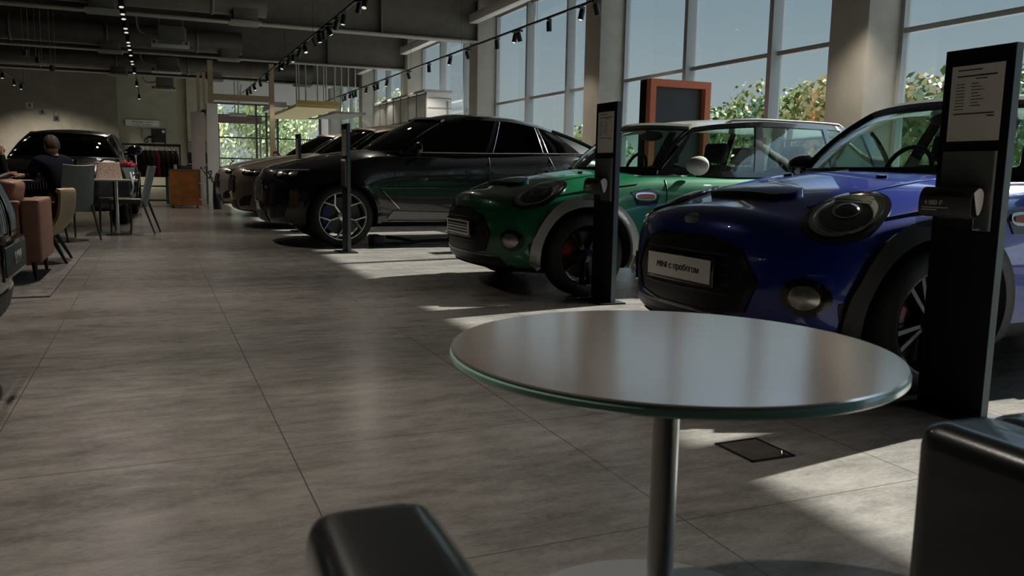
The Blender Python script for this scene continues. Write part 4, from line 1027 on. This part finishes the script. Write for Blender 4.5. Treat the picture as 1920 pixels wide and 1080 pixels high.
def hair_part(c, f, s, u, size, m, root, bald=0.):
    mb = MB(); c = Vector(c)
    def P(i, j):
        a = 2*pi*i; t = pi*(.02+.60*j)*(1.0); x = sin(t)*cos(a); y = sin(t)*sin(a); z = cos(t)
        lim = .30 if x > 0 else -.75
        z2 = max(z, lim+ (0 if x < .2 else .18)); k = 1.05+.03*sin(7*a)
        if z2 != z: q = sqrt(max(0, 1-z2*z2)); n = sqrt(x*x+y*y)+1e-6; x, y = x/n*q, y/n*q
        return c+(f*x*.90+s*y*.80+u*z2*1.16)*size*k-f*size*.03
    mb.grid(P, 36, 18, True); return mb.build('hair', m, root, 60)
def person(label, base, pts, edges, radii, hands, headc, face, clothes, hair, tilt=0., size=.112):
    r = thing('person', label, 'person', base)
    hb, f, s, u = head_mesh(headc, face, size, tilt)
    for h in hands: hand(hb, *h)
    # arms and neck of the body run under the clothes so that the skin is one surface
    me = skin_mesh([Vector(p) for p in pts], edges, [x*.82 if not isinstance(x, tuple) else (x[0]*.82, x[1]*.82) for x in radii])
    hb.bm.from_mesh(me); b = hb.build('body', M_skin, r, 60)
    for nm, idx, m in clothes:
        mp = {k: i for i, k in enumerate(idx)}; ee = [(mp[a], mp[c]) for a, c in edges if a in mp and c in mp]
        cm = skin_mesh([pts[k] for k in idx], ee, [radii[k] for k in idx]); link_mesh(nm, cm, m, r, 60)
    hair_part(headc, f, s, u, size, hair, r)
    return r
# seated man in navy, seen from behind, leaning to the left
E_ = [(0, 1), (1, 2), (2, 3), (3, 4), (3, 5), (5, 6), (6, 7), (3, 8), (8, 9), (9, 10), (0, 11), (11, 12), (12, 13), (0, 14), (14, 15), (15, 16)]
def seated(lean=(0, 0), hand_l=(0, 0, 0), hand_r=(0, 0, 0), fdir=(0, 1)):
    f = Vector((fdir[0], fdir[1], 0)).normalized(); s = Vector((f.y, -f.x, 0)); L = Vector((lean[0], lean[1], 0))
    p = lambda a, b, z: f*a+s*b+Vector((0, 0, z))
    pts = [p(0, 0, .50), p(.02, 0, .66)+L*.25, p(.05, 0, .82)+L*.6, p(.08, 0, .97)+L*.9, p(.10, 0, 1.075)+L,
           p(.10, -.19, .95)+L*.9, p(.22, -.27, .72)+L*.7, Vector(hand_l), p(.10, .19, .95)+L*.9, p(.22, .27, .72)+L*.7, Vector(hand_r),
           p(.18, -.10, .50), p(.47, -.12, .49), p(.45, -.12, .08), p(.18, .10, .50), p(.47, .12, .49), p(.45, .12, .08)]
    rad = [(.17, .14), (.165, .13), (.19, .14), (.18, .13), .078, .085, .065, .042, .085, .065, .042, .10, .075, .05, .10, .075, .05]
    return pts, rad
B0 = (-1.02, 11.92, 0)
pts, rad = seated((-.10, .10), (-.46, .02, .79), (-.28, .30, .78), (-.55, .83))
r = person('person in navy suit seated with back to the camera, leaning over the small table', B0, pts, E_, rad,
    [((-.46, .02, .785), (-.95, -.1, -.1), (0, 0, -1), 1), ((-.28, .30, .785), (-.9, .2, -.1), (0, 0, -1), -1)], (-.145, .16, 1.165), (-.65, .76), [('jacket', list(range(0, 11)), M_navy), ('trousers', [0, 11, 12, 13, 14, 15, 16], M_navy)], M_hair, .15)
for x, y in ((-.35, .28), (-.19, .44)):
    m = MB(); m.box((x-.06, y+.06, .035), (.10, .26, .07), rz=.6, bev=.03, seg=3); m.build('shoe', M_black, r, 60)
# man at the left edge, drinking
pts, rad = seated((.06, 0), (.32, -.16, 1.05), (.35, .14, .80), (1, -.1))
r = person('person in dark clothes at the left edge holding a cup near the chin', (-1.99, 11.9, 0), pts, E_, rad,
    [((.32, -.16, 1.05), (-.1, .25, .9), (-1, .2, 0), 1), ((.35, .14, .80), (1, 0, 0), (0, 0, -1), -1)], (.19, -.02, 1.17), (1, -.35), [('jumper', list(range(0, 11)), M_black), ('trousers', [0, 11, 12, 13, 14, 15, 16], M_black)], M_hair_d)
for y in (-.17, .07): m = MB(); m.box((.52, y, .035), (.26, .10, .07), bev=.03, seg=3); m.build('shoe', M_black, r, 60)
st = thing('stool', 'dark upholstered seat under the person at the left edge', 'seat', (-1.99, 11.9, 0))
m = MB(); m.bb((-.24, -.24, .30), (.24, .24, .42), bev=.04, seg=3); m.build('cushion', M_black, st, 60)
for x in (-.19, .19):
    for y in (-.19, .19): m = MB(); m.cyl((x, y, 0), (x, y, .31), .016, 8); m.build('leg', M_black, st)
m = MB(); m.lathe([(.001, 0), (.03, 0), (.038, .09), (.034, .09), (.028, .01), (.001, .01)], 18, cap=False); tag(m.build('cup', M_paper, None, 40, loc=(-1.71, 11.71, 1.12)), 'small pale cup in the raised hand of the person at the left edge', 'cup')
# person far away among the cars
pts, rad = seated((0, 0), (-.1, .3, .78), (.15, .3, .78), (-1, -.2))
r = person('person with dark hair seated far off beyond the bonnet of the black SUV', (3.26, 24.0, .08), [Vector(p) for p in pts], E_, rad, [((-.1, .3, .78), (-1, 0, 0), (0, 0, -1), 1), ((.15, .3, .78), (-1, 0, 0), (0, 0, -1), -1)], (-.10, -.02, 1.20), (-1, -.4), [('shirt', list(range(0, 11)), M_white), ('trousers', [0, 11, 12, 13, 14, 15, 16], M_black)], M_hair_d)
st = copy_tree(st, None, 'dark upholstered seat under the far person beyond the cars', (3.26, 24.0, .08))
m = MB(); m.bb((2.7, 23.6, 0), (3.8, 24.5, .08)); tag(m.build('platform', M_dark_wall, None, 0), 'low dark platform under the far seated person', 'platform')
# orange wood cabinet on castors
r = thing('cabinet', 'orange wood cabinet with steel edges and bar handle in the aisle', 'cabinet', (.67, 20.6, 0))
m = MB(); m.bb((-.32, -.16, .06), (.32, .2, .86)); m.build('front_panel', pm('orange_wood', (.42, .155, .035), .35, noise=(5, .35), coat=.3), r, 0)
m = MB()
for a, b in (((-.335, .05), (-.315, .88)), ((.315, .05), (.335, .88)), ((-.335, .86), (.335, .88))): m.bb((a[0], -.17, a[1]), (b[0], .21, b[1]))
m.build('steel_frame', M_steel, r, 0)
m = MB(); m.tube([(.30, -.17, .56), (.30, -.24, .56), (.40, -.26, .55), (.40, -.26, .20), (.30, -.24, .19), (.30, -.17, .19)], .014, 8); m.build('handle', pm('white_bar', (.6, .6, .58), .4), r, 60)
for x in (-.26, .26): m = MB(); m.lathe([(.001, -.02), (.03, -.02), (.03, .02), (.001, .02)], 14, (x, 0, .03), 'X', cap=False); m.build('castor', M_steel, r)
# reception desk, monitor, vase with branches
r = thing('reception_desk', 'dark reception desk behind the orange cabinet', 'desk', (1.15, 23.2, 0))
m = MB(); m.bb((-.9, -.4, .9), (.75, .4, .96)); m.build('desktop', M_dark_wall, r, 0)
m = MB(); m.bb((-.85, -.35, 0), (.7, .35, .9)); m.build('front_panel', pm('moss_panel', (.06, .065, .035), .8, noise=(20, .5)), r, 0)
r = thing('monitor', 'black computer monitor on the reception desk', 'monitor', (1.12, 23.0, .96))
m = MB(); m.bb((-.27, -.02, .06), (.27, .02, .34), bev=.005); m.build('screen', M_black, r, 0)
m = MB(); m.bb((-.03, 0, 0), (.03, .04, .08)); m.bb((-.1, -.06, 0), (.1, .1, .01)); m.build('stand', M_black, r, 0)
r = thing('display_case', 'small clear glass case on the desk behind the monitor', 'display case', (1.12, 23.35, .96))
m = MB(); m.bb((-.3, -.01, 0), (.3, 0, .62)); m.bb((-.3, -.01, 0), (-.29, .22, .62)); m.bb((.29, -.01, 0), (.3, .22, .62)); m.build('panes', G_acr, r, 0)
m = MB(); m.bb((-.3, 0, 0), (.3, .22, .03)); m.bb((-.3, 0, .6), (.3, .22, .63)); m.build('frame', M_grille, r, 0)
m = MB(); m.bb((-.18, .06, .03), (.12, .16, .2), bev=.04); m.bb((-.1, .07, .2), (.06, .15, .26), bev=.02); m.build('exhibit', M_duct, r, 60)
m = MB(); m.lathe([(.001, 0), (.035, 0), (.03, .10), (.028, .10), (.001, .09)], 16, cap=False); tag(m.build('cup', M_white, None, 40, loc=(.48, 20.6, .88)), 'small white cup on top of the orange cabinet', 'cup')
r = thing('branch_vase', 'tall dark vase with thin dark branches beside the white pillar', 'plant', (1.32, 19.9, 0))
m = MB(); m.lathe([(.001, 0), (.09, 0), (.10, .2), (.085, .55), (.06, .62), (.05, .62), (.05, .5), (.001, .5)], 24, cap=False); m.build('vase', M_black, r, 50)
random.seed(11)
for k in range(7):
    a = 2*pi*k/7; pts = [Vector((0, 0, .5))]; d = Vector((.18*cos(a), .12*sin(a), .25))
    for q in range(4): d = d+Vector((random.uniform(-.07, .07), random.uniform(-.05, .05), random.uniform(-.08, .04))); pts.append(pts[-1]+d*.55)
    m = MB(); m.tube(spl(pts, 4), .008, 6)
    for q in pts[2:]:
        for t in range(4):
            o = Vector((random.uniform(-.06, .06), random.uniform(-.05, .05), random.uniform(-.04, .06))); m.tube([q, q+o*.5, q+o], [.004, .012, .002], 5)
    m.build('branch', M_trim, r, 60)
# white pillar and the light wood portal
r = thing('white_pillar', 'plain white freestanding pillar left of the row of cars', 'pillar', (1.34, 21.2, 0))
m = MB(); m.bb((-.125, -.12, 0), (.125, .12, 2.42), bev=.004); m.build('shaft', pm('pillar_white', (.75, .74, .70), .6), r, 0)
m = MB(); m.bb((-.45, .6, 0), (-.14, .7, 2.25)); m.build('side_panel', pm('pink_white', (.5, .43, .40), .7), r, 0)
r = thing('timber_portal', 'light timber portal frame behind the white pillar reaching up to the beams', 'portal', (2.5, 26.2, 0))
M_wood = pm('light_timber', (.58, .46, .30), .6, noise=(6, .12))
for x in (-.86, .86): m = MB(); m.bb((x-.07, -.07, 0), (x+.07, .07, 4.0)); m.build('post', M_wood, r, 0)
m = MB(); m.bb((-.79, -.07, 2.88), (.79, .07, 3.06)); m.build('crossbeam', M_wood, r, 0)
for x in (-.95, -1.12): m = MB(); m.bb((x, 2.4, 0), (x+.09, 2.5, 3.9)); m.build('rear_post', M_wood, r, 0)
m = MB(); m.bb((-1.1, .1, 2.5), (-.95, 2.4, 2.6)); m.build('side_rail', M_trim, r, 0)
# suspended canopy and rods
r = thing('canopy', 'pale yellow slab canopy hanging near the far glazed front', 'canopy', (0, 0, 0))
m = MB(); m.bb((4.35, 28.0, 2.92), (5.75, 35.2, 3.02)); m.build('slab', pm('yellow_panel', (.52, .43, .22), .7), r, 0)
m = MB(); m.bb((4.35, 27.96, 3.02), (5.75, 28.0, 3.14)); m.build('fascia', pm('yellow_edge', (.50, .38, .12), .6), r, 0)
for k, x in enumerate((4.42, 4.54, 4.8, 5.1, 5.35, 5.48, 5.68)): m = MB(); m.cyl((x, 28.3+.25*(k % 3), 3.02), (x, 28.3+.25*(k % 3), 5.45), .02, 8); m.build('hanger_rod', M_white, r)
r = thing('canopy', 'grey slab canopy to the right of the pale yellow one', 'canopy', (0, 0, 0))
m = MB(); m.bb((5.9, 29.5, 2.86), (7.0, 33.0, 2.94)); m.build('slab', M_duct, r, 0)
for x in (6.1, 6.35, 6.6, 6.85): m = MB(); m.cyl((x, 30.5, 2.94), (x, 30.5, 5.45), .02, 8); m.build('hanger_rod', M_white, r)
m = MB(); m.bb((3.9, 30, 3.02), (4.34, 33, 3.2)); tag(m.build('duct_casing', M_white, None, 0), 'white boxed casing left of the pale yellow canopy', 'casing')
m = MB(); m.tube([(3.0, 33, 2.95), (3.15, 33, 4.0)], .02, 8); m.cyl((2.9, 33, 2.9), (2.9, 33, 5.45), .02, 8); m.cyl((3.02, 33, 2.9), (3.02, 33, 5.45), .02, 8); m.bb((2.7, 32.9, 2.85), (3.3, 33.1, 2.95)); tag(m.build('lifting_frame', M_white, None, 0), 'white tube frame hanging behind the timber portal crossbeam', 'frame')
# glazed booth by the window columns
r = thing('glazed_booth', 'white booth with gridded glass front between the window columns', 'booth', (6.54, 21.0, 0))
for z in (0, .85, 1.6, 2.25, 2.9): m = MB(); m.bb((-.02, 0, z), (.02, 5.5, z+.03)); m.build('grid_bar', M_duct, r, 0)
for k in range(8): m = MB(); m.bb((-.015, 5.46*k/7, 0), (.015, 5.46*k/7+.03, 2.96)); m.build('grid_post', M_duct, r, 0)
m = MB(); m.bb((-.005, .03, .03), (.010, 5.46, 2.9)); m.build('front_pane', pm('frosted_white', (.75, .76, .73), .4), r, 0)
m = MB(); m.bb((.03, 0, 0), (.71, .05, 2.96)); m.build('end_wall', MATS['far_white'], r, 0)
for z in (1.5, 1.95, 2.2, 2.55, 2.8): m = MB(); m.bb((.06, -.012, z), (.71, 0, z+.025)); m.build('rail', M_grille, r, 0)
m = MB(); m.bb((.58, -.014, 1.2), (.62, 0, 2.75)); m.build('rail_post', M_grille, r, 0)
m = MB(); m.bb((-.04, -.03, 2.96), (.71, 5.53, 3.02)); m.build('top', M_white, r, 0)
m = MB(); m.bb((-.045, .5, 0), (-.03, 1.4, 2.2)); m.build('door_frame', M_grille, r, 0)
# clothes rack
r = thing('clothes_rack', 'dark clothes rack with a shelf in front of the back wall', 'clothes rack', (.12, 21.6, 0))
m = MB(); m.bb((-.42, -.03, 1.40), (.52, .03, 1.46)); m.build('top_rail', M_trim, r, 0)
for x in (-.40, .50): m = MB(); m.cyl((x, 0, 0), (x, 0, 1.40), .016, 10); m.build('upright', M_trim, r)
for z in (.12, .45): m = MB(); m.bb((-.40, -.22, z), (.50, .22, z+.03)); m.build('shelf', M_trim, r, 0)
m = MB(); m.bb((-.42, -.25, 0), (-.38, .25, .04)); m.bb((.48, -.25, 0), (.52, .25, .04)); m.build('foot', M_black, r, 0)
gc = [('black', (.008, .008, .009)), ('black', (.012, .011, .012)), ('dark grey', (.03, .03, .032)), ('crimson', (.20, .012, .02)), ('black', (.01, .01, .011)), ('charcoal', (.018, .018, .02)), ('black', (.009, .009, .01)), ('dark brown', (.03, .02, .015))]
for k, (nm, c) in enumerate(gc):
    x = -.36+.105*k; w = ['leftmost', 'second from the left', 'third from the left', 'the only red one', 'just right of the red one', 'third from the right', 'second from the right', 'rightmost'][k]
    r = thing('jacket', '%s jacket on the clothes rack, %s' % (nm, w), 'jacket', (.12+x, 21.6, 1.36), .42, 'jackets on the clothes rack')
    m = MB(); m.shell(lambda i, j: ((.032+.012*sin(3*pi*j))*sin(2*pi*i)*(.7+.3*j), -.22*cos(2*pi*i)*(.45+.55*min(1, j*4)), -.06-.62*j), 17, 8, .006); m.build('body', pm('cloth_'+nm.replace(' ', '_')+str(k), c, .85), r, 60)
    m = MB(); m.tube([(0, -.17, -.1), (0, 0, -.03), (0, .17, -.1)], .008, 6); m.tube(spl([(0, 0, -.03), (0, 0, .01), (0, .02, .04), (0, .035, .02)], 4), .004, 6); m.build('hanger', M_chrome, r, 60)
r = thing('clothes_rack', 'second clothes rack with one dark coat, left of the other rack', 'clothes rack', (-.55, 21.9, 0))
m = MB(); m.bb((-.25, -.02, 1.42), (.25, .02, 1.46)); m.build('top_rail', M_trim, r, 0)
for x in (-.24, .24): m = MB(); m.cyl((x, 0, 0), (x, 0, 1.42), .016, 10); m.build('upright', M_trim, r); m = MB(); m.bb((x-.02, -.25, 0), (x+.02, .25, .03)); m.build('foot', M_trim, r, 0)
r = thing('coat', 'dark coat hanging on the second clothes rack', 'coat', (-.50, 21.9, 1.38), .6)
m = MB(); m.shell(lambda i, j: (.07*sin(2*pi*i)*(.7+.5*j), -.23*cos(2*pi*i)*(.45+.55*min(1, j*4)), -.06-.8*j), 17, 8, .006); m.build('body', M_black, r, 60)
m = MB(); m.tube([(0, -.17, -.1), (0, 0, -.03), (0, .17, -.1)], .008, 6); m.cyl((0, 0, -.03), (0, 0, .06), .004, 6); m.build('hanger', M_chrome, r, 60)
# wall sign and framed picture on the back wall
r = thing('wall_sign', 'long white two-line sign on the beige back wall', 'sign', (-.31, 38.26, 2.70))
m = MB(); m.bb((-.64, -.02, -.12), (.64, .02, .12)); m.build('panel', pm('sign_panel', (.80, .78, .74), .6), r, 0)
text_mesh('lettering', 'Запасные части', .105, M_ink, r, (.0, -.023, .045), (pi/2, 0, 0), .001)
text_mesh('lettering', 'и Аксессуары', .105, M_ink, r, (.0, -.023, -.06), (pi/2, 0, 0), .001)
r = thing('poster', 'dark square poster beside a pale vehicle picture on the beige back wall', 'poster', (.30, 38.27, 2.16))
m = MB(); m.bb((-.30, -.02, -.30), (.27, .02, .32)); m.build('panel', pm('poster_dark', (.022, .022, .022), .5), r, 0)
m = MB(); m.lathe([(.001, 0), (.06, 0), (.06, -.01), (.001, -.01)], 18, (.18, -.02, .22), 'Y', cap=False); m.build('logo', M_paper, r)
m = MB(); m.bb((-.62, -.02, -.38), (-.30, .01, .30)); m.bb((-.30, -.024, -.38), (.2, -.02, -.24)); m.build('pale_picture', M_wall_r, r, 0)
m = MB()
for x in (-.5, -.22): m.lathe([(.05, 0), (.09, 0), (.09, -.01), (.05, -.01)], 20, (x, -.024, -.18), 'Y', cap=False)
m.prism([(-.55, -.024, -.1), (-.2, -.024, -.05), (-.15, -.024, .05), (-.4, -.024, .02)], (0, -.008, 0)); m.build('pictured_vehicle', M_black, r, 0)
# ================================================================ trees outside
def tree(label, loc, h, w, cols, seed, group, leaf=.27, n=1500):
    random.seed(seed); r = thing('tree', label, 'tree', loc, 0, group)
    m = MB(); m.tube([(0, 0, 0), (.1, .05, h*.3), (0, .1, h*.7)], [.18, .13, .06], 8)
    for k in range(5):
        a = 2*pi*k/5+seed; m.tube([(0, 0, h*(.25+.07*k)), (w*.22*cos(a), w*.22*sin(a), h*(.45+.07*k))], [.07, .03], 6)
    m.build('trunk', pm('bark', (.08, .06, .045), .9, noise=(8, .3)), r, 60)
    for ci, c in enumerate(cols):
        m = MB(); bm = m.bm
        blobs = [(Vector((random.uniform(-.34, .34)*w, random.uniform(-.34, .34)*w, h*random.uniform(.25, .80))), random.uniform(.22, .36)*w) for _ in range(8)]
        for _ in range(n):
            b, R = random.choice(blobs); d = Vector((random.gauss(0, 1), random.gauss(0, 1), random.gauss(0, .8))).normalized()
            p = b+d*R*random.uniform(.65, 1.05); s_ = random.uniform(.6, 1.2)*leaf
            if p.z > h: continue
            nn = (d+Vector((random.uniform(-.6, .6), random.uniform(-.6, .6), random.uniform(-.3, .6)))).normalized(); u = nn.orthogonal().normalized(); v = nn.cross(u)
            m.f([m.v(p+u*s_), m.v(p+v*s_*.55), m.v(p-u*s_), m.v(p-v*s_*.55)])
        m.build('foliage', pm('leaf_%d_%d_%d' % tuple(int(x*100) for x in c), c, .7), r, 0, recalc=False)
    return r
G1, G2, G3, G4 = (.10, .14, .035), (.20, .20, .04), (.06, .10, .035), (.28, .20, .06)
F1, F2 = (.30, .36, .15), (.48, .46, .22)
spots = [(40.0, 55.0, 5.6, 6, (G3, G1)), (38, 49.5, 5.3, 6, (G1, G2)), (37, 45, 5.6, 5.5, (G3, G2)), (36, 41.5, 6.1, 6, (G1, G2)), (36, 37.5, 6.2, 6, (G2, G4)), (36, 34, 6.4, 5.6, (G2, G1)), (38, 30.5, 6.0, 6, (G1, G4)), (40, 27, 6.2, 6, (G3, G1)), (41, 23, 6.4, 6.5, (G1, G3)), (33, 60, 4.2, 5, (G1, G2))]
for i, (x, y, h, w, c) in enumerate(spots):
    lab = 'leafy tree outside the window wall, %s' % ['left of the orange framed display', 'directly behind the orange framed display', 'just right of the orange framed display', 'left of the middle mullion above the green car', 'at the middle mullion above the green car', 'yellowest, right of the mullion', 'beside the big column above the blue car', 'seen through the blue car windscreen', 'behind the tall totem on the right', 'low and pale, left of the second column'][i]
    q = 1.22 if i % 2 else .93
    tree(lab, (x*q, y*q, -.15), h*1.13*q, w*1.02*q, c, 20+i, 'trees outside the window wall')
for i, (x, y, h, w, c) in enumerate([(1.2, 46, 6, 4.5, (F1, F2)), (6.3, 47.5, 6.5, 4.7, (F2, F1)), (11.8, 49, 6, 4.9, (F2, F1))]):
    tree('leafy tree beyond the far glazed front, %s' % ['leftmost of three', 'middle of three', 'rightmost of three'][i], (x, y, -.15), h, w, c, 50+i, 'trees beyond the far front', .13, 3200)
r = thing('awning', 'dark brown awning band outside the far glazed front', 'awning', (3.3, 40, 2.9))
m = MB(); m.bb((-.75, 0, .02), (1.35, .12, .36)); m.build('band', pm('brown_awning', (.085, .04, .028), .7), r, 0)
for x in (-.5, 1.3): m = MB(); m.cyl((x, .06, -3.05), (x, .06, 0), .04, 8); m.build('post', M_trim, r)
